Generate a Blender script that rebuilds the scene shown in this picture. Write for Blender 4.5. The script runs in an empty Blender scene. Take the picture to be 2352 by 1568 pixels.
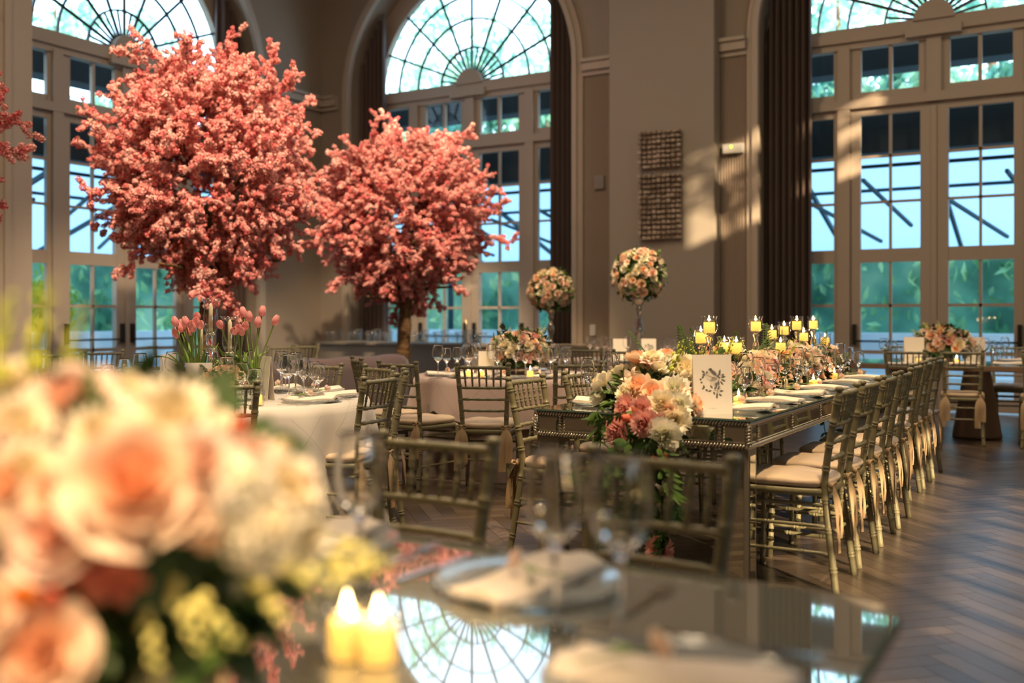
import bpy, bmesh, math, random
from math import pi, sin, cos, radians, atan2, sqrt
from mathutils import Vector, Matrix, Euler

SC = bpy.context.scene
COL = SC.collection
random.seed(7)
# ------------------------------------------------------------------ camera (image 2352 x 1568)
FPX, CAMH, HOR = 2300.0, 1.235, 728.0
TH = radians(30.4)
cam_d = bpy.data.cameras.new('camera'); cam = bpy.data.objects.new('camera', cam_d); COL.objects.link(cam)
cam.location = (0, 0, CAMH); cam.rotation_euler = (pi / 2, 0, TH)
cam_d.sensor_width = 36.0; cam_d.lens = 36.0 * FPX / 2352.0
cam_d.shift_y = -(784.0 - HOR) / 2352.0
cam_d.clip_start = 0.05; cam_d.clip_end = 300
cam_d.dof.use_dof = True; cam_d.dof.focus_distance = 5.8; cam_d.dof.aperture_fstop = 1.35
SC.camera = cam
vs = SC.view_settings
SC.display_settings.display_device = 'sRGB'
vs.view_transform = 'Standard'; vs.look = 'None'; vs.gamma = 1.0; vs.use_curve_mapping = False
vs.exposure = 0.12
try:
    SC.cycles.max_bounces = 12; SC.cycles.transparent_max_bounces = 32
    SC.cycles.transmission_bounces = 10; SC.cycles.glossy_bounces = 6; SC.cycles.diffuse_bounces = 4
    SC.cycles.sample_clamp_indirect = 30.0
except Exception:
    pass

def cw(x, d):                       # metres right of / ahead of the camera -> room axes
    return (cos(TH) * x - sin(TH) * d, sin(TH) * x + cos(TH) * d)
def P(px, d, z=0.0):
    X, Y = cw((px - 1176.0) / FPX * d, d); return Vector((X, Y, z))
def zat(py, d): return CAMH + (HOR - py) / FPX * d

# ------------------------------------------------------------------ world, sun, unseen room lights
wd = bpy.data.worlds.new('world'); SC.world = wd; wd.use_nodes = True
nt = wd.node_tree; nt.nodes.clear()
o_ = nt.nodes.new('ShaderNodeOutputWorld'); bg = nt.nodes.new('ShaderNodeBackground')
tc = nt.nodes.new('ShaderNodeTexCoord'); sp = nt.nodes.new('ShaderNodeSeparateXYZ'); rp = nt.nodes.new('ShaderNodeValToRGB')
nt.links.new(tc.outputs['Generated'], sp.inputs[0]); nt.links.new(sp.outputs['Z'], rp.inputs[0])
rp.color_ramp.elements[0].position = 0.0; rp.color_ramp.elements[0].color = (0.68, 0.88, 1.0, 1)
rp.color_ramp.elements[1].position = 0.6; rp.color_ramp.elements[1].color = (0.42, 0.72, 1.0, 1)
nt.links.new(rp.outputs[0], bg.inputs[0]); bg.inputs[1].default_value = 4.2
nt.links.new(bg.outputs[0], o_.inputs[0])

SUN_DIR = Vector((-0.72, 0.60, -0.28)).normalized()
sl = bpy.data.lights.new('sun', 'SUN'); so = bpy.data.objects.new('sun', sl); COL.objects.link(so)
sl.energy = 11.0; sl.color = (1.0, 0.74, 0.45); sl.angle = radians(0.6)
so.rotation_euler = SUN_DIR.to_track_quat('-Z', 'Y').to_euler(); so.location = (12, -8, 9)

def area(name, loc, size, power, color, aim=None, spread=pi):
    l = bpy.data.lights.new(name, 'AREA'); l.shape = 'DISK'; l.size = size; l.energy = power; l.color = color; l.spread = spread
    o = bpy.data.objects.new(name, l); COL.objects.link(o); o.location = loc
    d = (Vector(aim) - Vector(loc)) if aim else Vector((0, 0, -1))
    o.rotation_euler = d.to_track_quat('-Z', 'Y').to_euler(); return o
def spot(name, loc, aim, power, angle, color, size=0.11, blend=0.6):
    l = bpy.data.lights.new(name, 'SPOT'); l.energy = power; l.spot_size = radians(angle); l.spot_blend = blend
    l.shadow_soft_size = size; l.color = color
    o = bpy.data.objects.new(name, l); COL.objects.link(o); o.location = loc
    o.rotation_euler = (Vector(aim) - Vector(loc)).to_track_quat('-Z', 'Y').to_euler(); return o
WARM = (1.0, 0.70, 0.38); WARM2 = (1.0, 0.76, 0.50)
area('ceiling_fill', (-2, 3, 8.0), 1.2, 190, WARM2)  # unseen fill lights near the ceiling, added to warm the room
area('ceiling_fill', (-6, 7, 8.0), 1.2, 170, WARM2)
area('ceiling_fill', (-9, 2, 8.0), 1.2, 170, WARM2)
area('ceiling_fill', (1, 9, 8.0), 1.0, 100, WARM2)
# unseen pin spots over tables and flowers; tree, floor and counter ones are added
spot('pin_or_fill_spot', (0.6, -1.6, 6.4), (-1.06, 0.72, 1.0), 3600, 13.5, (1.0, .70, .40))
spot('pin_or_fill_spot', (0.6, 3.4, 7.8), (-1.85, 5.2, 0.9), 2300, 20, WARM)
spot('pin_or_fill_spot', (0.2, 8.6, 7.8), (-1.85, 7.0, 0.9), 2100, 20, WARM)
spot('pin_or_fill_spot', (-2.2, 3.0, 7.8), (-4.45, 4.2, 0.8), 1850, 20, WARM2)
spot('pin_or_fill_spot', (-2.4, 5.6, 7.8), (-4.2, 7.1, 0.8), 1500, 20, WARM2)
spot('pin_or_fill_spot', (-1.6, 2.2, 7.9), (-8.0, 7.2, 2.7), 5000, 24, WARM2)  # added spot that brightens the largest cherry tree
spot('pin_or_fill_spot', (-3.0, 4.6, 7.9), (-8.0, 10.6, 2.6), 4300, 22, WARM2)  # added spot that brightens the second cherry tree
spot('pin_or_fill_spot', (0.6, 7.6, 7.8), (-0.9, 11.2, 0.9), 900, 20, WARM)
spot('pin_or_fill_spot', (-1.4, 2.2, 7.9), (-2.3, 3.3, 0), 1500, 30, WARM)  # added to warm the floor behind the glass table
spot('pin_or_fill_spot', (-5.0, 9.4, 7.9), (-6.45, 12.1, 1.6), 2400, 18, WARM)
spot('pin_or_fill_spot', (-6.5, 9.5, 7.9), (-9.0, 12.8, 0.9), 3600, 26, WARM2)  # added so the counter glassware sparkles
spot('pin_or_fill_spot', (-3.0, 7.6, 7.8), (-4.45, 10.5, 1.6), 3200, 20, WARM)

# ------------------------------------------------------------------ mesh helpers
class MB:
    def __init__(s): s.v = []; s.f = []; s.m = []; s.sm = []; s.uv = None
    def add(s, vs_, fs, mat=0, smooth=True):
        b = len(s.v); s.v.extend([tuple(v) for v in vs_])
        for f in fs:
            s.f.append(tuple(i + b for i in f)); s.m.append(mat); s.sm.append(smooth)
    def box(s, x0, x1, y0, y1, z0, z1, mat=0, mp=None):
        vs_ = [(x, y, z) for x in (x0, x1) for y in (y0, y1) for z in (z0, z1)]
        if mp: vs_ = [mp(*v) for v in vs_]
        s.add(vs_, [(0, 1, 3, 2), (4, 6, 7, 5), (0, 4, 5, 1), (2, 3, 7, 6), (0, 2, 6, 4), (1, 5, 7, 3)], mat, False)
    def bar(s, a, b, w, h, mat=0, up=(0, 0, 1)):
        a = Vector(a); b = Vector(b); t = (b - a).normalized(); u = Vector(up)
        if abs(t.dot(u)) > .98: u = Vector((1, 0, 0))
        x = t.cross(u).normalized(); y = x.cross(t)
        vs_ = [p + x * (i * w / 2) + y * (j * h / 2) for p in (a, b) for i in (-1, 1) for j in (-1, 1)]
        s.add(vs_, [(0, 1, 3, 2), (4, 6, 7, 5), (0, 4, 5, 1), (2, 3, 7, 6), (0, 2, 6, 4), (1, 5, 7, 3)], mat, False)
    def tube(s, pts, rad, n=8, mat=0, caps=True, smooth=True):
        pts = [Vector(p) for p in pts]; m = len(pts)
        rad = rad if hasattr(rad, '__len__') else [rad] * m
        t0 = (pts[1] - pts[0]).normalized()
        ref = Vector((0, 0, 1)) if abs(t0.z) < .9 else Vector((1, 0, 0))
        x = t0.cross(ref).normalized(); vs_ = []
        for i in range(m):
            t = (pts[min(i + 1, m - 1)] - pts[max(i - 1, 0)]).normalized()
            x = (x - t * x.dot(t)).normalized(); y = t.cross(x)
            for k in range(n):
                a = 2 * pi * k / n; vs_.append(pts[i] + (x * cos(a) + y * sin(a)) * rad[i])
        fs = [(i * n + k, i * n + (k + 1) % n, (i + 1) * n + (k + 1) % n, (i + 1) * n + k) for i in range(m - 1) for k in range(n)]
        if caps: fs += [tuple(range(n - 1, -1, -1)), tuple((m - 1) * n + k for k in range(n))]
        s.add(vs_, fs, mat, smooth)
    def lathe(s, prof, c=(0, 0, 0), n=24, mat=0, close=False, smooth=True):
        m = len(prof); vs_ = [(c[0] + r * cos(2 * pi * k / n), c[1] + r * sin(2 * pi * k / n), c[2] + z) for r, z in prof for k in range(n)]
        fs = [(i * n + k, i * n + (k + 1) % n, (i + 1) * n + (k + 1) % n, (i + 1) * n + k) for i in range(m - 1) for k in range(n)]
        if close: fs += [((m - 1) * n + k, (m - 1) * n + (k + 1) % n, (k + 1) % n, k) for k in range(n)]
        s.add(vs_, fs, mat, smooth)
    def ball(s, c, rx, ry=None, rz=None, n=10, m=6, mat=0, rot=None):
        ry = ry or rx; rz = rz or rx; c = Vector(c); vs_ = []
        for i in range(m + 1):
            ph = pi * i / m
            for k in range(n):
                v = Vector((rx * sin(ph) * cos(2 * pi * k / n), ry * sin(ph) * sin(2 * pi * k / n), rz * cos(ph)))
                if rot: v = rot @ v
                vs_.append(c + v)
        fs = [(i * n + k, (i + 1) * n + k, (i + 1) * n + (k + 1) % n, i * n + (k + 1) % n) for i in range(m) for k in range(n)]
        s.add(vs_, fs, mat, True)
    def grid(s, fn, nu, nv, mat=0, smooth=True, closed_u=False):
        vs_ = [fn(i / nu, j / nv) for j in range(nv + 1) for i in range(nu + (0 if closed_u else 1))]
        w = nu if closed_u else nu + 1
        fs = [(j * w + i, j * w + (i + 1) % w, (j + 1) * w + (i + 1) % w, (j + 1) * w + i) for j in range(nv) for i in range(nu)]
        s.add(vs_, fs, mat, smooth)
    def merge(s, other, M=None, mat=None):
        vs_ = other.v if M is None else [tuple(M @ Vector(v)) for v in other.v]
        b = len(s.v); s.v.extend(vs_); s.f.extend([tuple(i + b for i in f) for f in other.f])
        s.m.extend(other.m if mat is None else [mat] * len(other.f)); s.sm.extend(other.sm)
    def mesh(s, name, mats, clean=False):
        me = bpy.data.meshes.new(name); me.from_pydata(s.v, [], s.f)
        for m_ in (mats if isinstance(mats, (list, tuple)) else [mats]): me.materials.append(m_)
        me.polygons.foreach_set('material_index', s.m); me.polygons.foreach_set('use_smooth', s.sm)
        if clean:
            bm = bmesh.new(); bm.from_mesh(me)
            bmesh.ops.remove_doubles(bm, verts=bm.verts, dist=1e-5); bmesh.ops.recalc_face_normals(bm, faces=bm.faces)
            bm.to_mesh(me); bm.free()
        me.update(); return me
    def build(s, name, mats, parent=None, clean=True, loc=None, rot=None):
        return ob(name, s.mesh(name, mats, clean), parent, loc, rot)

def ob(name, me, parent=None, loc=None, rot=None, scale=None):
    o = bpy.data.objects.new(name, me); COL.objects.link(o)
    if parent: o.parent = parent
    if loc is not None: o.location = loc
    if rot is not None: o.rotation_euler = rot
    if scale is not None: o.scale = scale if hasattr(scale, '__len__') else (scale,) * 3
    return o
def tag(o, label, cat, group=None, kind=None):
    if label: o['label'] = label
    if cat: o['category'] = cat
    if group: o['group'] = group
    if kind: o['kind'] = kind
    return o
def thing(name, label, cat, loc=(0, 0, 0), rz=0.0, group=None):
    o = bpy.data.objects.new(name, None); COL.objects.link(o); o.location = loc; o.rotation_euler = (0, 0, rz)
    o.empty_display_size = .1
    return tag(o, label, cat, group)
def struct(name, mb, mats, parent=None):
    o = mb.build(name, mats, parent)
    if not parent: o['kind'] = 'structure'
    return o
KIDS = {}
def dup(root, loc, rz=0.0, label=None, group=None, scale=None):
    if root.name not in KIDS:
        KIDS[root.name] = [(c, list(c.children)) for c in root.children]
    r = root.copy(); COL.objects.link(r); r.location = loc; r.rotation_euler = (0, 0, rz)
    if scale: r.scale = (scale,) * 3
    if label: r['label'] = label
    if group: r['group'] = group
    for c, gs in KIDS[root.name]:
        q = c.copy(); COL.objects.link(q); q.parent = r
        for g in gs:
            h = g.copy(); COL.objects.link(h); h.parent = q
    return r
class Proto:
    """first use takes the object itself, every later use a copy of it with its parts"""
    def __init__(s, maker): s.o = maker(); s.used = False
    def put(s, loc, rz, label, group=None, scale=None):
        if not s.used:
            KIDS[s.o.name] = [(c, list(c.children)) for c in s.o.children]
            s.used = True; o = s.o; o.location = loc; o.rotation_euler = (0, 0, rz)
            if scale: o.scale = (scale,) * 3
            o['label'] = label
            if group: o['group'] = group
            return o
        o = dup(s.o, loc, rz, label, group)
        o.scale = (scale,) * 3 if scale else (1, 1, 1)
        if not group and 'group' in o: del o['group']
        return o
ORD = ['first', 'second', 'third', 'fourth', 'fifth', 'sixth', 'seventh', 'eighth', 'ninth', 'tenth', 'eleventh', 'twelfth',
       'thirteenth', 'fourteenth', 'fifteenth', 'sixteenth', 'seventeenth', 'eighteenth', 'nineteenth', 'twentieth']

# ------------------------------------------------------------------ materials
def mat(name, color, rough=.5, metal=0.0, spec=.5, sub=0.0, noise=None, bump=None, sheen=0.0, coat=0.0, trans=0.0, ior=1.45, emit=None, estr=0.0):
    m = bpy.data.materials.new(name); m.use_nodes = True; n = m.node_tree; b = n.nodes['Principled BSDF']
    b.inputs['Base Color'].default_value = (*color, 1); b.inputs['Roughness'].default_value = rough
    b.inputs['Metallic'].default_value = metal; b.inputs['Specular IOR Level'].default_value = spec
    b.inputs['IOR'].default_value = ior; b.inputs['Transmission Weight'].default_value = trans
    b.inputs['Sheen Weight'].default_value = sheen; b.inputs['Coat Weight'].default_value = coat
    if sub:
        b.inputs['Subsurface Weight'].default_value = sub; b.inputs['Subsurface Radius'].default_value = (.03, .015, .006)
        b.inputs['Subsurface Scale'].default_value = 1.0
    if emit:
        b.inputs['Emission Color'].default_value = (*emit, 1); b.inputs['Emission Strength'].default_value = estr
    if noise:                                   # (scale, colour 2, detail)
        t = n.nodes.new('ShaderNodeTexCoord'); x = n.nodes.new('ShaderNodeTexNoise'); r = n.nodes.new('ShaderNodeValToRGB')
        x.inputs['Scale'].default_value = noise[0]; x.inputs['Detail'].default_value = noise[2] if len(noise) > 2 else 3
        r.color_ramp.elements[0].position = .35; r.color_ramp.elements[1].position = .65
        r.color_ramp.elements[0].color = (*color, 1); r.color_ramp.elements[1].color = (*noise[1], 1)
        n.links.new(t.outputs['Object'], x.inputs['Vector']); n.links.new(x.outputs[0], r.inputs[0]); n.links.new(r.outputs[0], b.inputs['Base Color'])
    if bump:                                    # (scale, strength, distance)
        t = n.nodes.new('ShaderNodeTexCoord'); x = n.nodes.new('ShaderNodeTexNoise'); u = n.nodes.new('ShaderNodeBump')
        x.inputs['Scale'].default_value = bump[0]; x.inputs['Detail'].default_value = 4
        u.inputs['Strength'].default_value = bump[1]; u.inputs['Distance'].default_value = bump[2]
        n.links.new(t.outputs['Object'], x.inputs['Vector']); n.links.new(x.outputs[0], u.inputs['Height']); n.links.new(u.outputs[0], b.inputs['Normal'])
    return m
def thin_glass(name, tint=(1, 1, 1), refl=1.0, rough=0.0):
    m = bpy.data.materials.new(name); m.use_nodes = True; n = m.node_tree; n.nodes.clear()
    o = n.nodes.new('ShaderNodeOutputMaterial'); mx = n.nodes.new('ShaderNodeMixShader'); t = n.nodes.new('ShaderNodeBsdfTransparent')
    g = n.nodes.new('ShaderNodeBsdfGlossy'); lw = n.nodes.new('ShaderNodeLayerWeight'); mu = n.nodes.new('ShaderNodeMath'); pw = n.nodes.new('ShaderNodeMath')
    pw.operation = 'POWER'; pw.inputs[1].default_value = 3.2; lw.inputs['Blend'].default_value = .5
    mu.operation = 'MULTIPLY_ADD'; mu.inputs[1].default_value = .80 * refl; mu.inputs[2].default_value = .05 * refl; mu.use_clamp = True
    n.links.new(lw.outputs['Facing'], pw.inputs[0]); t.inputs[0].default_value = (*tint, 1); g.inputs['Roughness'].default_value = rough
    n.links.new(pw.outputs[0], mu.inputs[0]); n.links.new(mu.outputs[0], mx.inputs[0])
    n.links.new(t.outputs[0], mx.inputs[1]); n.links.new(g.outputs[0], mx.inputs[2]); n.links.new(mx.outputs[0], o.inputs[0]); return m
def petal(name, edge, core, rad=1.0, trans=.25):
    """petal colour runs from the core out to the edge, as on a real rose; thin petals let some light through"""
    m = bpy.data.materials.new(name); m.use_nodes = True; n = m.node_tree; b = n.nodes['Principled BSDF']; o = n.nodes['Material Output']
    t = n.nodes.new('ShaderNodeTexCoord'); s = n.nodes.new('ShaderNodeSeparateXYZ'); c = n.nodes.new('ShaderNodeCombineXYZ'); l = n.nodes.new('ShaderNodeVectorMath'); l.operation = 'LENGTH'
    r = n.nodes.new('ShaderNodeValToRGB'); r.color_ramp.elements[0].color = (*core, 1); r.color_ramp.elements[1].color = (*edge, 1)
    r.color_ramp.elements[0].position = .1 * rad; r.color_ramp.elements[1].position = .75 * rad
    n.links.new(t.outputs['Object'], s.inputs[0]); n.links.new(s.outputs[0], c.inputs[0]); n.links.new(s.outputs[1], c.inputs[1])
    n.links.new(c.outputs[0], l.inputs[0]); n.links.new(l.outputs['Value'], r.inputs[0]); n.links.new(r.outputs[0], b.inputs['Base Color'])
    b.inputs['Roughness'].default_value = .6; b.inputs['Specular IOR Level'].default_value = .25
    tr = n.nodes.new('ShaderNodeBsdfTranslucent'); mx = n.nodes.new('ShaderNodeMixShader'); mx.inputs[0].default_value = trans
    n.links.new(r.outputs[0], tr.inputs[0]); n.links.new(b.outputs[0], mx.inputs[1]); n.links.new(tr.outputs[0], mx.inputs[2]); n.links.new(mx.outputs[0], o.inputs[0])
    return m
M = {}
M['wall'] = mat('wall_paint', (.32, .265, .21), .75, bump=(60, .05, .01))
M['pilaster'] = mat('pilaster_paint', (.345, .30, .245), .7, bump=(60, .05, .01))
M['trim'] = mat('trim_paint', (.46, .385, .31), .5)
M['flute'] = mat('flute_paint', (.36, .285, .225), .6)
M['joinery'] = mat('joinery_paint', (.45, .37, .295), .45)
M['ceiling'] = mat('ceiling_paint', (.5, .44, .36), .8)
M['curtain'] = mat('curtain_cloth', (.10, .064, .052), .8, sheen=.2)
M['bronze'] = mat('dark_bronze', (.05, .045, .04), .4, .7)
M['pane'] = thin_glass('window_glass', (.93, .97, 1.0), .6)
M['cloth_white'] = None
M['chair'] = mat('chair_paint', (.205, .185, .105), .35, coat=.15)
M['cushion'] = mat('cushion_satin', (.62, .48, .34), .5, sheen=.3, bump=(14, .25, .02))
M['tie'] = mat('ribbon_satin', (.38, .265, .155), .45)
M['glass'] = mat('crystal', (1, 1, 1), .0, trans=1.0, ior=1.45)
M['thin'] = thin_glass('thin_glass', (.97, .98, .98), 1.2)
M['crystal2'] = mat('cut_crystal', (1, .98, .95), .02, trans=1.0, ior=1.5)
M['silver'] = mat('antique_silver', (.50, .46, .38), .28, .9)
M['mirror'] = mat('mirror_glass', (.62, .64, .58), .03, 1.0)
M['mirror_top'] = mat('mirror_top_glass', (.66, .68, .64), .04, 1.0)
M['glass_edge'] = mat('glass_edge', (.10, .16, .14), .1, 0, .8)
M['carcass'] = mat('silver_wood', (.22, .20, .16), .4, .3)
M['fg_top'] = mat('smoked_glass_top', (.20, .20, .165), .03, 0, 1.0, ior=2.7)
M['brown_top'] = mat('brown_top', (.22, .14, .09), .25, 0, .6)
M['pedestal'] = mat('bronze_pedestal', (.36, .26, .19), .35, .55)
M['charger'] = mat('charger_glass', (.78, .82, .82), .08, 0, .9, trans=.75, ior=1.45)
M['napkin'] = mat('napkin_linen', (.80, .70, .58), .8, sheen=.2, bump=(30, .2, .01))
M['steel'] = mat('cutlery_steel', (.62, .60, .56), .18, 1.0)
M['card'] = mat('card_stock', (.82, .76, .68), .7)
M['card_ink'] = mat('card_ink', (.15, .14, .135), .7)
M['card_grey'] = mat('card_grey_wash', (.68, .62, .54), .7)
def wax_mat():
    m = bpy.data.materials.new('candle_wax'); m.use_nodes = True; n = m.node_tree; b = n.nodes['Principled BSDF']; o = n.nodes['Material Output']
    b.inputs['Base Color'].default_value = (1.0, .82, .46, 1); b.inputs['Roughness'].default_value = .45
    t = n.nodes.new('ShaderNodeBsdfTranslucent'); t.inputs[0].default_value = (1.0, .88, .52, 1); mx = n.nodes.new('ShaderNodeMixShader'); mx.inputs[0].default_value = .72
    n.links.new(b.outputs[0], mx.inputs[1]); n.links.new(t.outputs[0], mx.inputs[2]); n.links.new(mx.outputs[0], o.inputs[0]); return m
M['wax'] = wax_mat()
M['ivory_wax'] = mat('ivory_wax', (.90, .80, .55), .45, sub=.3)
M['flame'] = mat('flame', (1, .8, .4), .5, emit=(1.0, .72, .32), estr=22)
M['wick'] = mat('wick', (.03, .02, .02), .8)
M['leaf'] = mat('leaf_green', (.06, .12, .022), .45, noise=(9, (.10, .18, .035)))
M['leaf_dark'] = mat('leaf_dark', (.022, .055, .012), .5, noise=(9, (.05, .09, .02)))
M['leaf_lime'] = mat('leaf_lime', (.62, .62, .07), .5, noise=(8, (.46, .54, .08)))
M['bud_lime'] = mat('bud_lime', (.86, .78, .26), .5)
M['stem'] = mat('stem_green', (.20, .30, .06), .5)
M['bark'] = mat('bark', (.11, .06, .028), .9, noise=(14, (.24, .13, .055), 6), bump=(22, .9, .05))
M['twig'] = mat('twig', (.05, .025, .015), .9)
M['mauve'] = mat('mauve_velvet', (.34, .235, .215), .6, sheen=.4)
M['counter'] = mat('counter_paint', (.33, .28, .215), .5)
M['plaster'] = mat('white_plaster', (.88, .92, .94), .7)
M['terrace'] = mat('terrace_stone', (.62, .66, .68), .7)
M['canopy'] = None
M['steel_dark'] = mat('canopy_steel', (.025, .05, .065), .5, .3)
M['navy'] = mat('navy_awning', (.02, .035, .048), .8)
M['white_plastic'] = mat('white_plastic', (.62, .60, .55), .4)
M['grey_plastic'] = mat('grey_plastic', (.30, .27, .23), .5)
M['led'] = mat('green_led', (.4, .8, .1), .4, emit=(.55, .9, .08), estr=1.2)
M['chip'] = mat('wood_chip', (.56, .45, .36), .8, noise=(7, (.26, .19, .14)))
M['chip_dark'] = mat('panel_board', (.20, .15, .11), .8)
M['plate'] = mat('white_china', (.80, .76, .68), .2)
M['opal'] = mat('opal_glass', (.85, .8, .7), .3)
M['gold'] = mat('brass', (.75, .52, .22), .25, 1.0)
# petals
PC = {'cream': ((.95, .89, .72), (.93, .80, .52)), 'white': ((.92, .89, .78), (.86, .84, .60)), 'peach': ((.96, .76, .58), (.94, .52, .30)),
      'blush': ((.95, .78, .66), (.92, .58, .44)), 'pink': ((.86, .50, .45), (.76, .32, .29)), 'coral': ((.90, .33, .20), (.80, .16, .10)),
      'orange': ((.96, .42, .06), (.95, .26, .03)), 'tulip': ((.95, .34, .38), (.93, .56, .48))}
for k, (e, c) in PC.items(): M['p_' + k] = petal('petal_' + k, e, c)
M['p_cherry'] = mat('cherry_petal', (.88, .34, .31), .7, spec=.2, noise=(3.2, (.95, .55, .49), 2))
M['p_cherry2'] = mat('cherry_petal_deep', (.72, .15, .16), .7, spec=.2, noise=(3.2, (.86, .30, .28), 2))

def cloth_mat(name, color, pint=.42):
    """damask with crossed pintuck seams laid out in the cloth's own coordinates"""
    m = bpy.data.materials.new(name); m.use_nodes = True; n = m.node_tree; b = n.nodes['Principled BSDF']
    b.inputs['Base Color'].default_value = (*color, 1); b.inputs['Roughness'].default_value = .65; b.inputs['Sheen Weight'].default_value = .25
    uv = n.nodes.new('ShaderNodeUVMap'); s = n.nodes.new('ShaderNodeSeparateXYZ'); n.links.new(uv.outputs[0], s.inputs[0])
    def mth(op, a, b_=None, v=None):
        q = n.nodes.new('ShaderNodeMath'); q.operation = op
        n.links.new(a, q.inputs[0])
        if b_ is not None: n.links.new(b_, q.inputs[1])
        if v is not None: q.inputs[1].default_value = v
        return q.outputs[0]
    hs = []
    for sg in ('ADD', 'SUBTRACT'):
        q = mth(sg, s.outputs[0], s.outputs[1]); q = mth('DIVIDE', q, v=pint); q = mth('FRACT', q); q = mth('SUBTRACT', q, v=.5); q = mth('ABSOLUTE', q)
        q = mth('LESS_THAN', q, v=.008); hs.append(q)
    h = mth('MAXIMUM', hs[0], hs[1])
    bp = n.nodes.new('ShaderNodeBump'); bp.inputs['Strength'].default_value = .6; bp.inputs['Distance'].default_value = .008; bp.invert = True
    n.links.new(h, bp.inputs['Height']); n.links.new(bp.outputs[0], b.inputs['Normal'])
    mx = n.nodes.new('ShaderNodeMix'); mx.data_type = 'RGBA'
    mx.inputs[6].default_value = (*color, 1); mx.inputs[7].default_value = (*[c * .80 for c in color], 1)
    n.links.new(h, mx.inputs[0]); n.links.new(mx.outputs[2], b.inputs['Base Color'])
    return m
M['cloth_white'] = cloth_mat('white_tablecloth', (.60, .55, .48))
M['cloth_mauve'] = cloth_mat('mauve_tablecloth', (.46, .35, .31))
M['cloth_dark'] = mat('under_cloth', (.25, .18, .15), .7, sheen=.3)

def floor_mat():
    m = bpy.data.materials.new('herringbone_oak'); m.use_nodes = True; n = m.node_tree; b = n.nodes['Principled BSDF']
    a = n.nodes.new('ShaderNodeAttribute'); a.attribute_name = 'plank'; r = n.nodes.new('ShaderNodeValToRGB')
    e = r.color_ramp.elements; e[0].color = (.042, .030, .022, 1); e[1].color = (.165, .120, .086, 1)
    t = n.nodes.new('ShaderNodeTexCoord'); x = n.nodes.new('ShaderNodeTexNoise'); x.inputs['Scale'].default_value = 5; x.inputs['Detail'].default_value = 7
    n.links.new(t.outputs['Object'], x.inputs['Vector'])
    ad = n.nodes.new('ShaderNodeMath'); ad.operation = 'MULTIPLY_ADD'; ad.inputs[1].default_value = .6; n.links.new(a.outputs['Fac'], ad.inputs[0])
    sc = n.nodes.new('ShaderNodeMath'); sc.operation = 'MULTIPLY'; sc.inputs[1].default_value = .5; n.links.new(x.outputs[0], sc.inputs[0]); n.links.new(sc.outputs[0], ad.inputs[2])
    n.links.new(ad.outputs[0], r.inputs[0]); n.links.new(r.outputs[0], b.inputs['Base Color'])
    b.inputs['Roughness'].default_value = .30; b.inputs['Specular IOR Level'].default_value = .7
    u = n.nodes.new('ShaderNodeBump'); u.inputs['Strength'].default_value = .35; u.inputs['Distance'].default_value = .01
    n.links.new(x.outputs[0], u.inputs['Height']); n.links.new(u.outputs[0], b.inputs['Normal']); return m
M['floor'] = floor_mat()
def canopy_mat():
    m = bpy.data.materials.new('canopy_fabric'); m.use_nodes = True; n = m.node_tree; n.nodes.clear()
    o = n.nodes.new('ShaderNodeOutputMaterial'); d = n.nodes.new('ShaderNodeBsdfDiffuse'); t = n.nodes.new('ShaderNodeBsdfTranslucent'); mx = n.nodes.new('ShaderNodeMixShader')
    d.inputs[0].default_value = (.60, .72, .80, 1); t.inputs[0].default_value = (.52, .66, .76, 1); mx.inputs[0].default_value = .75
    n.links.new(d.outputs[0], mx.inputs[1]); n.links.new(t.outputs[0], mx.inputs[2]); n.links.new(mx.outputs[0], o.inputs[0]); return m
M['canopy'] = canopy_mat()
def garden(name, c1, c2, c3):
    m = bpy.data.materials.new(name); m.use_nodes = True; n = m.node_tree; b = n.nodes['Principled BSDF']; o = n.nodes['Material Output']
    t = n.nodes.new('ShaderNodeTexCoord'); x = n.nodes.new('ShaderNodeTexNoise'); x.inputs['Scale'].default_value = .9; x.inputs['Detail'].default_value = 6
    r = n.nodes.new('ShaderNodeValToRGB'); e = r.color_ramp.elements; e[0].position = .32; e[1].position = .68; e[0].color = (*c1, 1); e[1].color = (*c3, 1)
    q = r.color_ramp.elements.new(.5); q.color = (*c2, 1)
    n.links.new(t.outputs['Object'], x.inputs['Vector']); n.links.new(x.outputs[0], r.inputs[0]); n.links.new(r.outputs[0], b.inputs['Base Color']); b.inputs['Roughness'].default_value = .5
    tr = n.nodes.new('ShaderNodeBsdfTranslucent'); mx = n.nodes.new('ShaderNodeMixShader'); mx.inputs[0].default_value = .35
    n.links.new(r.outputs[0], tr.inputs[0]); n.links.new(b.outputs[0], mx.inputs[1]); n.links.new(tr.outputs[0], mx.inputs[2]); n.links.new(mx.outputs[0], o.inputs[0]); return m
M['g1'] = garden('garden_leaf', (.06, .20, .14), (.20, .48, .36), (.48, .70, .50))
M['g2'] = garden('garden_leaf_deep', (.04, .16, .12), (.12, .36, .28), (.30, .58, .44))
M['g4'] = garden('hedge_leaf', (.08, .26, .13), (.34, .60, .30), (.80, .92, .55))
M['g3'] = garden('garden_leaf_yellow', (.16, .30, .04), (.42, .52, .05), (.75, .62, .04))
# ------------------------------------------------------------------ room shell
YA, XB, CEIL = 14.1, -12.4, 8.3         # window planes of the far wall and the left wall, ceiling height
mapA = lambda c: (lambda s, n, z: (c + s, YA + n, z))
mapB = lambda c: (lambda s, n, z: (XB - n, c + s, z))
XR, YB = 5.2, -5.0
AW, ASP = 2.2, 5.1                       # arch half width, springing height

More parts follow.
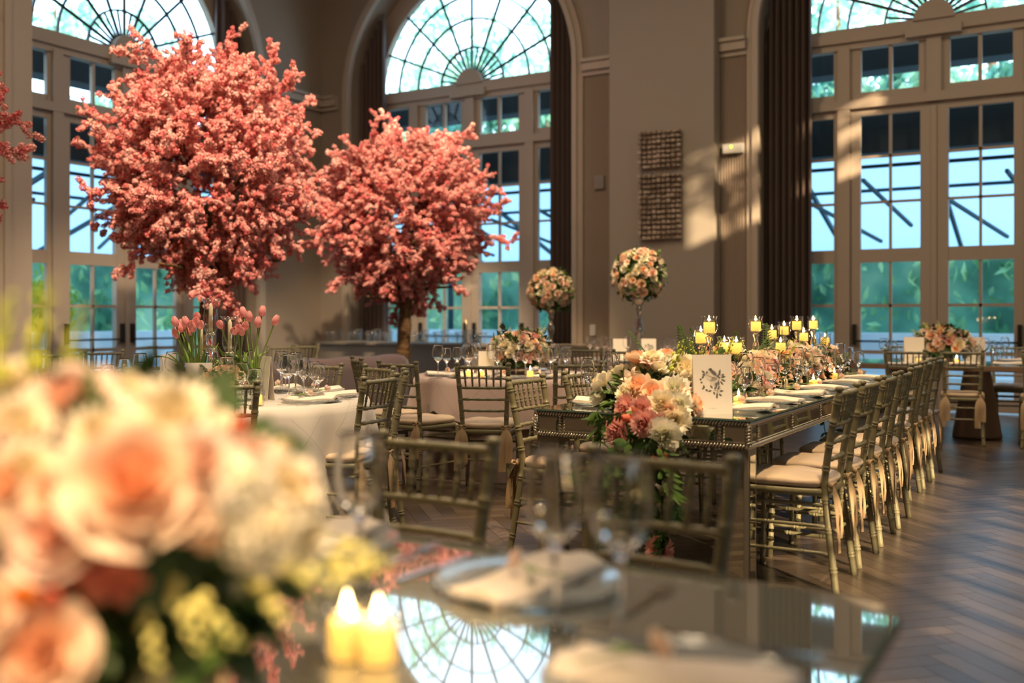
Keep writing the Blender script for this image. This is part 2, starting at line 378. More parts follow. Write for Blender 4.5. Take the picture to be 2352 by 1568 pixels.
def build_floor():
    mb = MB(); w, L = .095, .475
    mb.box(XB - .3, XR + .3, YB - .3, YA + .1, -.1, -.004, 1)
    fac = [random.random()] * 6
    c45 = sqrt(.5); rng = random.Random(3)
    N = 160
    for i in range(-N, N):
        for j in range(-26, 27):
            ox, oy = i * w + j * 2 * L, i * w
            for (a0, a1, b0, b1) in ((ox, ox + L, oy, oy + w), (ox + L, ox + L + w, oy + w - L, oy + w)):
                cx_, cy_ = (a0 + a1) / 2, (b0 + b1) / 2
                X, Y = (cx_ - cy_) * c45 - 3.5, (cx_ + cy_) * c45 + 5
                if not (-12.2 < X < 5.0 and -1 < Y < 13.9): continue
                g = .0012
                q = [(a0 + g, b0 + g), (a1 - g, b0 + g), (a1 - g, b1 - g), (a0 + g, b1 - g)]
                mb.add([((x - y) * c45 - 3.5, (x + y) * c45 + 5, 0) for x, y in q], [(0, 1, 2, 3)], 0, False)
                fac.append(rng.random())
    me = mb.mesh('floor', [M['floor'], M['brown_top']])
    at = me.attributes.new('plank', 'FLOAT', 'FACE'); at.data.foreach_set('value', fac)
    o = ob('floor', me); o['kind'] = 'structure'
build_floor()

def arch_wall(mp, s0, s1, arches, n0, n1, ztop):
    mb = MB(); K = 24
    def rect(a, b, z0, z1):
        for n in (n0, n1): mb.add([mp(a, n, z0), mp(b, n, z0), mp(b, n, z1), mp(a, n, z1)], [(0, 1, 2, 3)], 0, False)
    x = s0
    for c in arches:
        rect(x, c - AW, 0, ztop)
        cur = [(c - AW * cos(pi * k / K), ASP + AW * sin(pi * k / K)) for k in range(K + 1)]
        for (a, za), (b, zb) in zip(cur, cur[1:]):
            for n in (n0, n1): mb.add([mp(a, n, za), mp(b, n, zb), mp(b, n, ztop), mp(a, n, ztop)], [(0, 1, 2, 3)], 0, False)
        path = [(c - AW, 0)] + cur + [(c + AW, 0)]
        for (a, za), (b, zb) in zip(path, path[1:]):
            mb.add([mp(a, n0, za), mp(b, n0, zb), mp(b, n1, zb), mp(a, n1, za)], [(0, 1, 2, 3)], 0, False)
        x = c + AW
    rect(x, s1, 0, ztop); return mb
CA, CB = [-9.05, -1.86], [9.84]
struct('wall_far', arch_wall(mapA(0), XB - .2, XR + .3, CA, -.5, .25, CEIL), M['wall'])
struct('wall_left', arch_wall(mapB(0), YB - .3, YA + .2, CB, -.5, .25, CEIL), M['wall'])
mb = MB(); mb.box(XB - .3, XR + .4, YB - .3, YA + .3, CEIL, CEIL + .2); struct('ceiling', mb, M['ceiling'])
mb = MB(); mb.box(XB - .3, XR + .4, YB - .3, YB, 0, CEIL); struct('wall_back', mb, M['wall'])

def wall_holes(x0, x1, yr, zr, holes):
    mb = MB(); ys = sorted({yr[0], yr[1], *[v for h in holes for v in h[:2]]}); zs = sorted({zr[0], zr[1], *[v for h in holes for v in h[2:]]})
    for a, b in zip(ys, ys[1:]):
        for c, d in zip(zs, zs[1:]):
            ym, zm = (a + b) / 2, (c + d) / 2
            if any(h[0] < ym < h[1] and h[2] < zm < h[3] for h in holes): continue
            mb.box(x0, x1, a, b, c, d)
    return mb
# the right-hand wall (outside the frame): its openings are placed to throw the wanted sun patches
holes = [(-.75, 3.3, 2.06, 2.95), (4.75, 6.0, 6.15, 7.45), (6.4, 7.6, 6.3, 7.3)]
struct('wall_right', wall_holes(XR, XR + .12, (YB - .3, YA + .3), (0, CEIL), holes), M['wall'])
mb = MB()
for k in range(9): mb.box(XR + .03, XR + .09, -.75 + k * .5, -.75 + k * .5 + .07, 2.0, 3.0)
for z in (2.30, 2.62, 2.86): mb.box(XR + .03, XR + .09, -.8, 3.3, z, z + .05)
for z in (6.6, 7.0): mb.box(XR + .03, XR + .09, 6.4, 7.6, z, z + .06)
mb.box(XR + .03, XR + .09, 6.95, 7.02, 6.3, 7.3)
struct('window_4', mb, M['joinery'])  # bars of the unseen openings, spaced to break up the sun patches

# ------------------------------------------------------------------ arched windows with French doors
ROWS = [(.19, .74), (.79, 1.37), (1.41, 1.97), (2.15, 2.76), (2.795, 3.375), (3.41, 3.95)]
TRN = (4.27, 4.86)
def bar_box(mb, mp, s0, s1, z0, z1, n0=-.03, n1=.03): mb.box(s0, s1, n0, n1, z0, z1, 0, mp)
def arc_bar(mb, mp, r0, r1, a0, a1, n0, n1, k=32, zc=ASP + .02):
    vs_ = []
    for i in range(k + 1):
        a = a0 + (a1 - a0) * i / k
        for r, n in ((r0, n0), (r1, n0), (r1, n1), (r0, n1)): vs_.append(mp(-r * cos(a), n, zc + r * sin(a)))
    fs = [(i * 4 + j, i * 4 + (j + 1) % 4, i * 4 + 4 + (j + 1) % 4, i * 4 + 4 + j) for i in range(k) for j in range(4)]
    fs += [(0, 1, 2, 3), (k * 4 + 3, k * 4 + 2, k * 4 + 1, k * 4)]
    mb.add(vs_, fs, 0, False)
def pane(mp, s0, s1, z0, z1, n=0.0):
    mb = MB(); mb.add([mp(s0, n, z0), mp(s1, n, z0), mp(s1, n, z1), mp(s0, n, z1)], [(0, 1, 2, 3)], 0, False); return mb
def window(idx, mp, wall):
    f = MB()
    for sg in (-1, 1):
        q = lambda a, b, *r, **k: bar_box(f, mp, min(a * sg, b * sg), max(a * sg, b * sg), *r, **k)
        q(1.06, 1.22, 0, 4.9, n0=-.09, n1=.09); q(1.72, AW, 0, 5.0, n0=-.036, n1=.036)
        q(1.22, 1.72, 0, .19, n0=-.026, n1=.026)
        for z0, z1 in ((.74, .79), (1.37, 1.41), (1.97, 2.15), (2.76, 2.795), (3.375, 3.41), (3.95, 4.01)): q(1.27, 1.72, z0, z1, n0=-.026, n1=.026)
        q(1.21, 1.28, .19, 4.87, n0=-.034, n1=.034)
        q(.0, .19, TRN[0], TRN[1]); q(.52, .565, TRN[0], TRN[1]); q(.92, 1.06, TRN[0], TRN[1])
    bar_box(f, mp, -1.75, 1.75, 4.0, TRN[0], -.028, .028); bar_box(f, mp, -1.95, 1.95, 4.05, 4.17, -.10, .05)
    bar_box(f, mp, -AW, AW, TRN[1], ASP + .05, -.07, .07); bar_box(f, mp, -AW, AW, 4.95, 5.08, -.12, .05)
    bar_box(f, mp, -.09, .09, 4.05, 4.9, -.09, .05)
    arc_bar(f, mp, 1.86, AW + .02, 0, pi, -.06, .06)
    root = struct('window_%d' % idx, f, M['joinery'])
    g = MB()
    for r in (.62, 1.10, 1.50): arc_bar(g, mp, r - .013, r + .013, 0, pi, -.02, .02)
    for k in range(1, 8):
        a = pi * k / 8; r0, r1 = .2, 1.88
        p0 = Vector(mp(-r0 * cos(a), 0, ASP + .02 + r0 * sin(a))); p1 = Vector(mp(-r1 * cos(a), 0, ASP + .02 + r1 * sin(a)))
        g.bar(p0, p1, .04, .026, 0, up=Vector(mp(0, 1, 0)) - Vector(mp(0, 0, 0)))
    for k in range(8):                                # short extra spokes of the inner sunburst
        a = pi * (k + .5) / 8
        p0 = Vector(mp(-.2 * cos(a), 0, ASP + .02 + .2 * sin(a))); p1 = Vector(mp(-.62 * cos(a), 0, ASP + .02 + .62 * sin(a)))
        g.bar(p0, p1, .03, .018, 0, up=Vector(mp(0, 1, 0)) - Vector(mp(0, 0, 0)))
    g.build('fanlight_bars', M['bronze'], root)
    h = MB(); arc_bar(h, mp, 0.0, .25, 0, pi, -.10, .05, 16); bar_box(h, mp, -.34, .34, 4.90, 5.02, -.16, .05); h.build('fan_boss', M['joinery'], root)
    pm = MB(); K = 24; c = [mp(0, 0, ASP + .02)] + [mp(-1.87 * cos(pi * k / K), 0, ASP + .02 + 1.87 * sin(pi * k / K)) for k in range(K + 1)]
    pm.add(c, [(0, k, k + 1) for k in range(1, K + 1)], 0, False); pm.build('fanlight_pane', M['pane'], root)
    for sg in (-1, 1):
        a, b = sorted((1.25 * sg, 1.73 * sg)); pane(mp, a, b, .15, 4.9, .01).build('sidelight_pane', M['pane'], root)
        a, b = sorted((.17 * sg, .95 * sg)); pane(mp, a, b, TRN[0] - .02, TRN[1] + .02, .01).build('transom_pane', M['pane'], root)
    for j, sg in enumerate((-1, 1)):
        d = MB(); q = lambda a, b, *r, **k: bar_box(d, mp, min(a * sg, b * sg), max(a * sg, b * sg), *r, **k)
        q(.01, .17, .02, 4.0, n0=-.05, n1=.05); q(.93, 1.055, .02, 4.0, n0=-.04, n1=.04); q(.53, .565, .1, 3.96, n0=-.025, n1=.025)
        q(.17, .93, .02, .19, n0=-.04, n1=.04); q(.17, .93, 3.95, 4.0, n0=-.04, n1=.04); q(.17, .93, 1.97, 2.15, n0=-.04, n1=.04)
        for z0, z1 in ((.74, .79), (1.37, 1.41), (2.76, 2.795), (3.375, 3.41)): q(.17, .93, z0, z1, n0=-.025, n1=.025)
        if j == 0: bar_box(d, mp, -.035, .03, .02, 4.0, -.075, -.05)
        r = struct('door_%d' % (idx * 2 - 1 + j), d, M['joinery'])
        a, b = sorted((.16 * sg, .94 * sg)); pane(mp, a, b, .17, 3.97).build('pane', M['pane'], r)
        hd = MB()
        for ss in (.09, 1.0): bar_box(hd, mp, ss * sg - .025, ss * sg + .025, .86, 1.14, -.10, -.05)
        a, b = sorted((.09 * sg, 1.0 * sg)); bar_box(hd, mp, a, b, .90, .925, -.115, -.09); hd.build('push_bar', M['bronze'], r)
    # trim round the arch, a stepped moulding on the room side
    t = MB()
    for r0, r1, n0, n1 in ((AW - .03, AW + .05, -.60, -.5), (AW + .05, AW + .135, -.555, -.5)):
        arc_bar(t, mp, r0, r1, 0, pi, n0, n1, 40, ASP)
        for sg in (-1, 1): a, b = sorted((r0 * sg, r1 * sg)); bar_box(t, mp, a, b, 0, ASP, n0, n1)
    struct('trim_%d' % idx, t, M['trim'])

def curtain(mp, s0, s1, label, folds=8):
    """pleated floor-length panel, its head cut to the arch"""
    mb = MB(); N = folds * 10
    def fn(u, v):
        s = s0 + (s1 - s0) * u; top = ASP + sqrt(max(.02, (AW - .05) ** 2 - s * s)) - .03
        n = -.25 + .07 * sin(2 * pi * folds * u) + .02 * sin(2 * pi * (folds * .5) * u + 1)
        return mp(s, n, .02 + (top - .02) * v)
    mb.grid(fn, N, 12)
    o = mb.build('curtain', M['curtain'], clean=False)
    sm = o.modifiers.new('thickness', 'SOLIDIFY'); sm.thickness = .012
    return tag(o, label, 'curtain')
mA1, mA2, mB1 = mapA(CA[0]), mapA(CA[1]), mapB(CB[0])
window(1, mB1, 'left'); window(2, mA1, 'far'); window(3, mA2, 'far')
curtain(mA1, -2.15, -1.62, 'dark brown pleated curtain at the side of the middle window nearer the corner', 6)
curtain(mA1, 1.62, 2.15, 'dark brown pleated curtain between the middle window and the fluted pier', 6)
curtain(mA2, -2.15, -1.52, 'widest dark brown curtain beside the fluted pier and the big window', 7)
curtain(mB1, -1.93, -1.72, 'dark curtain edge at the near side of the window behind the largest cherry tree', 2)
curtain(mA2, 1.52, 2.15, 'dark brown curtain at the right side of the big window, outside the photo', 7)
curtain(mB1, 1.60, 2.15, 'dark curtain behind the largest cherry tree, on the corner side of its window', 6)

# pilaster, fluted piers, string-course ledges
mb = MB(); mb.box(-6.16, -4.58, 13.3, 13.62, 0, CEIL); struct('trim_4', mb, M['pilaster'])
def fluted(x0, x1, z1):
    mb = MB(); n = int((x1 - x0) / .036)
    def fn(u, v): return (x0 + (x1 - x0) * u, 13.575 + .016 * cos(2 * pi * n * u), z1 * v)
    mb.grid(fn, n * 8, 1)
    return mb
struct('trim_5', fluted(-6.70, -6.165, 4.86), M['flute']); struct('trim_6', fluted(-4.575, -4.20, 4.86), M['flute'])
def ledge(mp, s0, s1):
    mb = MB()
    for z0, z1, n in ((4.86, 4.93, -.56), (4.93, 5.05, -.62), (5.05, 5.10, -.66)): bar_box(mb, mp, s0, s1, z0, z1, n, -.5)
    return mb
struct('trim_7', ledge(mapA(0), -6.71, -6.165), M['trim']); struct('trim_8', ledge(mapA(0), -4.575, -4.20), M['trim'])
struct('trim_9', ledge(mapA(0), -11.9, -11.5), M['trim']); struct('trim_10', ledge(mapB(0), 12.3, 13.6), M['trim']); struct('trim_11', ledge(mapB(0), 4.0, 7.4), M['trim'])
mb = MB()
for a, b in ((-11.9, -11.49), (-6.6, -4.3), (.6, XR)): mb.box(a, b, 13.55 if a != -6.6 else 13.27, 13.6, 0, .2)
struct('baseboard_far', mb, M['trim'])
mb = MB()
for a, b in ((YB, 7.4), (12.3, 13.6)): mb.box(-11.9, -11.85, a, b, 0, .2)
struct('baseboard_left', mb, M['trim'])

# wall fittings
def chip_panel(name, x0, x1, z0, z1, label):
    r = thing(name, label, 'wall art', ((x0 + x1) / 2, 13.3, z0), 0, 'wooden relief panels on the pilaster')
    cx = (x0 + x1) / 2; w = x1 - x0; h = z1 - z0
    b = MB(); b.box(-w / 2 + .03, w / 2 - .03, -.05, 0, .03, h - .03); b.build('backing_board', M['chip_dark'], r)
    c = MB(); rng = random.Random(int(z0 * 10)); nx = 9; nz = int(h / w * nx + .5)
    for i in range(nx):
        for j in range(nz):
            d = rng.uniform(.05, .13); g = .010
            c.box(-w / 2 + i * w / nx + g, -w / 2 + (i + 1) * w / nx - g, -.05 - d * .6, -.04, j * h / nz + g * 2, (j + 1) * h / nz - g * rng.uniform(.4, 3))
    c.build('wood_chips', M['chip'], r)
def wallx(px, Y):                       # room x of the point at depth Y seen at px
    u = (px - 1176) / FPX; d = Y / (cos(TH) + sin(TH) * u); return (cos(TH) * u - sin(TH)) * d, d
xa, da = wallx(1467, 13.25); xb, db = wallx(1566, 13.25); dm = (da + db) / 2
chip_panel('relief_panel', xa, xb, zat(388, dm), zat(298, dm), 'square textured wood relief panel, the upper one on the pilaster')
chip_panel('relief_panel', xa, xb, zat(552, dm), zat(398, dm), 'tall textured wood relief panel hung under the square one')
x, d = wallx(1687, 13.55)
r = thing('emergency_light', 'white emergency light box with green indicator on the fluted pier', 'emergency light', (x, 13.55, zat(353, d)))
mb = MB(); mb.box(-.14, .14, -.09, 0, 0, .13); mb.build('housing', M['white_plastic'], r)
mb = MB(); mb.ball((-.02, -.09, .085), .022, .012, .026); mb.build('indicator', M['led'], r)
x, d = wallx(1378, 13.56); mb = MB(); mb.box(x - .08, x + .08, 13.53, 13.57, zat(434, d), zat(404, d))
for k in range(5): mb.box(x - .07, x + .07, 13.52, 13.53, zat(432, d) + k * .036, zat(432, d) + k * .036 + .022)
tag(mb.build('wall_vent', M['grey_plastic']), 'small square grey speaker grille on the fluted pier beside the middle window', 'vent')
x, d = wallx(1362, 13.56); mb = MB(); mb.box(x - .045, x + .045, 13.54, 13.57, zat(770, d), zat(745, d)); mb.box(x - .015, x + .015, 13.53, 13.54, zat(762, d), zat(753, d))
tag(mb.build('light_switch', M['white_plastic']), 'pale light switch plate low on the fluted pier', 'switch')
# unseen globe on a rod, added to cast its shadow on the pilaster
r = thing('shadow_globe', 'unseen round globe added near the right wall to shadow the pilaster', 'shadow caster', (1.0, 8.84, 5.06))
mb = MB(); mb.ball((0, 0, 0), .17, .17, .24, 20, 14); mb.build('globe', M['opal'], r)
mb = MB(); mb.tube([(0, 0, .22), (0, 0, CEIL - 5.06)], .025); mb.tube([(0, 0, -.23), (0, 0, -.34), (0, 0, -.8)], [.02, .05, .09]); mb.build('rod', M['gold'], r)

# ------------------------------------------------------------------ outside: terrace, canopy, parapet, garden
def exterior(mp, s0, s1, tagname):
    mb = MB(); mb.box(s0, s1, .3, 40, -.15, -.03, 0, mp); struct('terrace' , mb, M['terrace'])
    mb = MB(); mb.box(s0, s1, 3.3, 3.55, -.03, .86, 0, mp); mb.box(s0, s1, 3.2, 3.65, .86, .97, 0, mp)
    mb.box(s0, s1, 2.6, 3.3, -.03, .30, 0, mp)
    struct('parapet_wall', mb, M['plaster'])
    r = thing('terrace_canopy', 'white fabric canopy on dark steel frame over the terrace outside the %s' % tagname, 'canopy', mp(0, 0, 0))
    o = Vector(mp(0, 0, 0)); lm = lambda s, n, z: tuple(Vector(mp(s, n, z)) - o)
    mb = MB(); mb.grid(lambda u, v: lm(s0 + (s1 - s0) * u, .75 + 3.75 * v, 3.70 - 1.32 * v - .05 * sin(pi * v)), 30, 8)
    mb.build('canopy_fabric', M['canopy'], r, clean=False)
    mb = MB(); mb.box(s0, s1, .35, .62, 3.50, 4.02, 0, lm); mb.box(s0, s1, .5, .9, 4.68, 5.05, 0, lm); mb.build('valance', M['navy'], r)
    mb = MB(); z = lambda n: 3.70 - 1.32 * (n - .75) / 3.75
    k = s0
    while k < s1:
        mb.bar(lm(k, .7, 3.55), lm(k + .0, 4.5, z(4.5) - .06), .06, .07)
        mb.bar(lm(k, 1.5, 3.02), lm(k + .75, 3.5, 2.5), .05, .05); mb.bar(lm(k + .9, 1.2, 3.25), lm(k + 1.3, 3.0, 2.70), .05, .05)
        k += 1.9
    mb.bar(lm(s0, 4.5, 2.33), lm(s1, 4.5, 2.33), .10, .10); mb.bar(lm(s0, 2.0, 3.18), lm(s1, 2.0, 3.18), .05, .05); mb.bar(lm(s0, .95, 3.40), lm(s1, .95, 3.40), .05, .05)
    k = s0 + .9
    while k < s1: mb.bar(lm(k, 4.5, 0), lm(k, 4.5, 2.33), .09, .09); k += 3.8
    mb.build('steel_frame', M['steel_dark'], r)
exterior(mapA(0), -17.2, 8, 'far windows'); exterior(mapB(0), -2, 14.0, 'left window')

LEAF = {}
def leaf_cloud(key, m, n, size, seed, lumpn=26, box=None):
    """crown of loose leaves filling a unit ball (or a clipped box), lumpy"""
    rng = random.Random(seed); mb = MB(); lumps = []
    for k in range(lumpn):
        d = Vector((rng.gauss(0, 1), rng.gauss(0, 1), rng.gauss(0, 1))).normalized(); lumps.append((d * rng.uniform(.3, .8), rng.uniform(.18, .36)))
    for k in range(n):
        d = Vector((rng.gauss(0, 1), rng.gauss(0, 1), rng.gauss(0, 1))).normalized()
        if box: p = Vector((rng.uniform(-box[0], box[0]), rng.uniform(-box[1], box[1]), box[2] * rng.random() ** .8))
        else: c, r = rng.choice(lumps); p = c + d * r * rng.uniform(.6, 1.0)
        a = Euler((rng.uniform(0, 6), rng.uniform(0, 6), rng.uniform(0, 6))).to_matrix(); s = size * rng.uniform(.6, 1.3)
        mb.add([p + a @ Vector(v) * s for v in ((-1, 0, 0), (0, -.45, .1), (1, 0, 0), (0, .45, .1))], [(0, 1, 2, 3)], 0, False)
    LEAF[key] = mb.mesh('foliage', m)
leaf_cloud('a', M['g1'], 2600, .09, 1); leaf_cloud('b', M['g2'], 2600, .09, 2); leaf_cloud('s', M['g1'], 620, .07, 3, 34)
leaf_cloud('hedge', M['g4'], 9000, .17, 5, box=(15.5, .55, 3.6)); leaf_cloud('hedge_left', M['g4'], 7000, .17, 6, box=(11.0, .55, 3.4)); leaf_cloud('y', M['g3'], 1500, .08, 9)
def garden_tree(loc, r, h, key, label, group='trees in the garden'):
    t = thing('garden_tree', label, 'tree', loc, random.uniform(0, 6), group)
    mb = MB(); mb.tube([(0, 0, -.1), (.1, .05, h * .4), (-.05, .1, h * .75), (.1, 0, h)], [.2, .16, .12, .05], 9); mb.build('trunk', M['bark'], t)
    f = ob('foliage', LEAF[key], t, (0, 0, h), None, (r, r, r * .85)); f['kind'] = 'stuff'
def hedge(key, loc, rz, hw, label):
    t = thing('garden_hedge', label, 'hedge', loc, rz)
    f = ob('foliage', LEAF[key], t); f['kind'] = 'stuff'
    mb = MB(); mb.box(-hw, hw, -.3, .3, -.05, 3.0); mb.build('thicket', M['g1'], t)
hedge('hedge', (-7.5, 20.2, 0), 0, 15.3, 'long green hedge behind the white parapet beyond the far windows')
hedge('hedge_left', (-18.6, 8.0, 0), pi / 2, 10.8, 'green hedge behind the parapet beyond the left window')
p = P(95, 18.5); t = thing('garden_shrub', 'yellow flowering shrub seen low in the left window', 'shrub', (p.x, p.y, 0))
f = ob('foliage', LEAF['y'], t, (0, 0, 1.25), None, (.8, .8, 1.25)); f['kind'] = 'stuff'; mb = MB(); mb.tube([(0, 0, 0), (0, 0, 1.4)], [.05, .02], 6); mb.build('stem', M['bark'], t)
for i, (px, d, r, h, key) in enumerate(((2085, 20.5, 1.9, 5.4, 'a'), (1905, 21.5, 2.0, 5.2, 'b'), (2340, 23.0, 1.9, 5.6, 'b'), (1075, 24.5, 1.9, 5.2, 'b'), (1230, 26.5, 2.3, 5.2, 'a'), (930, 26.5, 1.8, 5.6, 'a'))):
    garden_tree(P(px, d), r * .98, h, key, 'leafy green garden tree behind the hedge beyond the far windows')
for i, (px, d, r, h, key) in enumerate(((230, 25.5, 2.0, 5.4, 'a'), (370, 27.0, 2.0, 5.0, 'b'), (90, 23.0, 1.9, 5.2, 'b'))):
    garden_tree(P(px, d), r * .8, h, key, 'leafy green garden tree behind the hedge beyond the left window')
for i, (px, d, r, h) in enumerate(((1040, 36, 3.2, 10.8), (1260, 43, 2.8, 12.8), (1930, 27, 3.0, 9.8), (2270, 26, 3.2, 10.4), (120, 33, 2.2, 11.4), (330, 40, 2.2, 12.2))):
    garden_tree(P(px, d), r, h, 's', 'tall airy tree whose crown shows through a fanlight', 'tall airy trees')
t = thing('garden_tree', 'unseen leafy tree added outside the right wall to dapple the low sunlight', 'tree', (9.0, 2.4, 0))  # put here to break up the sun through the high openings
mb = MB(); mb.tube([(0, 0, 0), (.1, .1, 4), (0, 0, 8)], [.2, .15, .06], 9); mb.build('trunk', M['bark'], t)
f = ob('foliage', LEAF['s'], t, (-.2, 0.1, 8.75), None, (2.3, 2.6, 1.5)); f['kind'] = 'stuff'
mb = MB(); bar_box(mb, mapB(CB[0]), -AW - .01, -1.86, 0, ASP + 1.2, -.57, -.48); struct('trim_12', mb, M['trim'])
# ------------------------------------------------------------------ chairs
def ringed(pts, base, rings, n=8, rows=60, bump=.0032, finial=False):
    """turned bamboo stick: a tube along pts with raised double rings at the given fractions"""
    pts = [Vector(p) for p in pts]; L = [0]
    for a, b in zip(pts, pts[1:]): L.append(L[-1] + (b - a).length)
    T = L[-1]
    def at(t):
        d = t * T
        for i in range(len(pts) - 1):
            if d <= L[i + 1] or i == len(pts) - 2:
                k = (d - L[i]) / (L[i + 1] - L[i]); return pts[i].lerp(pts[i + 1], k)
    ts = sorted({i / rows for i in range(rows + 1)} | {min(1, max(0, r + o / T)) for r in rings for o in (-.013, -.009, -.005, -.0015, 0, .0015, .005, .009, .013)})
    P_, R_ = [], []
    for t in ts:
        b = base
        for r in rings:
            d = abs((t - r) * T)
            if .003 < d < .011: b = base + bump
        P_.append(at(t)); R_.append(b)
    mb = MB(); mb.tube(P_, R_, n); return mb
def smooth_path(ctrl, k=6):
    out = []; c = [Vector(p) for p in ctrl]
    for i in range(len(c) - 1):
        p0, p1, p2, p3 = c[max(i - 1, 0)], c[i], c[i + 1], c[min(i + 2, len(c) - 1)]
        for j in range(k):
            t = j / k; out.append(.5 * ((2 * p1) + (p2 - p0) * t + (2 * p0 - 5 * p1 + 4 * p2 - p3) * t * t + (3 * p1 - p0 - 3 * p2 + p3) * t ** 3))
    out.append(c[-1]); return out
def make_chair():
    t = thing('banquet_chair', 'x', 'chair')
    m = M['chair']
    def bx(z):                      # half distance and y of the back posts at height z
        if z < .46: k = z / .46; return .19 + (.152 - .19) * k, -.245 + .06 * k
        k = (z - .46) / .45; return .152 + .028 * k ** 1.2, -.185 - .075 * k ** 1.3
    for s in (-1, 1):
        pts = [(s * bx(z)[0], bx(z)[1], z) for z in [i * .9 / 24 for i in range(25)]]
        b = ringed(pts, .0165, [h / .9 for h in (.10, .27, .40, .55, .655, .755, .855)], 9, 40)
        x, y = bx(.9)
        b.lathe([(.0, .898), (.012, .898), (.0125, .903), (.019, .906), (.0205, .914), (.018, .921), (.010, .925), (0, .926)], (s * x, y, 0), 10)
        ob('back_post', b.mesh('back_post', m), t)
        ob('front_leg', ringed([(s * .19, .20, 0), (s * .182, .185, .45)], .0155, [.2, .5, .8], 8, 8).mesh('front_leg', m), t)
    def rail(name, z, r, rings):
        x, y = bx(z); cur = [(-x + .01, y, z), (-x * .5, y - .010, z), (0, y - .014, z), (x * .5, y - .010, z), (x - .01, y, z)]
        ob(name, ringed(smooth_path(cur, 4), r, rings, 8, 16, .0026).mesh(name, m), t)
    rail('top_rail', .888, .0125, [.12, .34, .66, .88])
    for z in (.748, .668, .588): rail('back_rail', z, .0098, [.14, .38, .62, .86])
    for i in range(6):
        k = (i - 2.5) / 2.5 * .72; x1, y1 = bx(.888); x0, y0 = bx(.748)
        ob('spindle', ringed([(x0 * k, y0 - .013 * (1 - abs(k)), .748), (x1 * k, y1 - .013 * (1 - abs(k)), .888)], .0066, [.34, .66], 6, 6, .0022).mesh('spindle', m), t)
    f = MB(); zs = ((.425, 0), (.432, .008), (.452, .008), (.458, 0))
    def ring(u, v):
        a = 2 * pi * u; c_, s_ = cos(a), sin(a); p = 5.0
        r = (abs(c_) ** p + abs(s_) ** p) ** (-1 / p); w = .20 - .022 * (-(s_ * r) * .5 + .5)
        z, e = zs[min(3, int(v * 3 + .01))]; return ((w + e) * c_ * r, (.205 + e) * s_ * r + .005, z)
    f.grid(ring, 40, 3, closed_u=True); f.v.append((0, 0, .458)); f.v.append((0, 0, .425)); n0 = len(f.v)
    for k in range(40):
        f.f.append((120 + k, 120 + (k + 1) % 40, n0 - 2)); f.m.append(0); f.sm.append(False)
        f.f.append((k, (k + 1) % 40, n0 - 1)); f.m.append(0); f.sm.append(False)
    ob('seat_frame', f.mesh('seat_frame', m, True), t)
    c = MB(); lay = [(.458, .80), (.458, .96), (.466, 1.05), (.480, 1.09), (.494, 1.07), (.503, .98), (.508, .8), (.511, .45), (.512, .02)]
    def cus(u, v):
        a = 2 * pi * u; c_, s_ = cos(a), sin(a); p = 4.5; r = (abs(c_) ** p + abs(s_) ** p) ** (-1 / p)
        i = min(8, int(round(v * 8))); z, e = lay[i]; w = .188 - .018 * (-(s_ * r) * .5 + .5)
        return (w * e * c_ * r, .192 * e * s_ * r + .005, z + (.004 * cos(6 * a) if e < .99 else 0) * e)
    c.grid(cus, 44, 8, closed_u=True); cu = ob('cushion', c.mesh('cushion', M['cushion'], True), t)
    rng = random.Random(5)
    for s in (-1, 1):
        r = MB(); x0, y0 = s * .155, -.205
        r.ball((x0, y0 - .012, .475), .016, .012, .017, 8, 6)
        for q, (dx, L, w) in enumerate(((-.020, .30, .052), (.026, .24, .050))):
            def rib(u, v, dx=dx, L=L, w=w, q=q):
                sw = .5 + .5 * min(1, v * 5); z = .475 - L * v
                return (x0 + dx * min(1, v * 3) + (u - .5) * w * sw, y0 - .018 - .030 * sin(min(1, v * 2.2) * pi / 2) + .006 * sin(6 * u + 5 * v + q), z)
            r.grid(rib, 4, 10)
        for q in (-1, 1):                  # bow loops
            r.tube(smooth_path([(x0, y0 - .015, .475), (x0 + q * .022, y0 - .026, .489), (x0 + q * .038, y0 - .024, .478), (x0 + q * .022, y0 - .022, .468), (x0, y0 - .015, .475)], 3), .006, 5)
        ob('cushion_tie', r.mesh('cushion_tie', M['tie']), cu)
    def st(a, b): ob('stretcher', ringed([a, b], .0088, [.3, .7], 7, 6, .0024).mesh('stretcher', m), t)
    for s in (-1, 1):
        st((s * .184, .19, .29), (s * .168, -.21, .29)); st((s * .187, .193, .17), (s * .177, -.222, .17)); st((s * .183, .187, .385), (s * .160, -.197, .385))
    st((-.184, .19, .33), (.184, .19, .33)); st((-.183, .188, .38), (.183, .188, .38)); st((-.17, -.21, .25), (.17, -.21, .25)); st((-.162, -.2, .36), (.162, -.2, .36))
    return t
CHAIR = Proto(make_chair)
def chair(bx, by, fx, fy, label, group):
    """bx, by: where the middle of the back's top rail is; fx, fy: the way the sitter would face"""
    l = sqrt(fx * fx + fy * fy); fx /= l; fy /= l
    return CHAIR.put((bx + fx * .26, by + fy * .26, 0), atan2(-fx, fy), label, group)
S1 = 'olive-grey bamboo-style chair '
TX0, TX1, TY0, TY1, TZ = -2.43, -1.33, 4.35, 8.2, .78           # mirrored table
for i, y in enumerate((4.60, 5.12, 5.66, 6.20, 7.16, 7.70, 8.24)):
    lab = S1 + (('nearest' if i == 0 else ORD[i] + ' from the near end') + ' along the right side of the mirrored table')
    chair(-1.0 - (.08 if i > 3 else 0), y + .18, -1, random.uniform(-.03, .03), lab, 'chairs on the right of the mirrored table')
for i, y in enumerate((4.50, 5.14, 5.78, 6.42, 7.06, 7.68)):
    chair(-2.66, y + .18, 1, random.uniform(-.05, .05), S1 + ORD[i] + ' from the near end along the left side of the mirrored table', 'chairs on the left of the mirrored table')
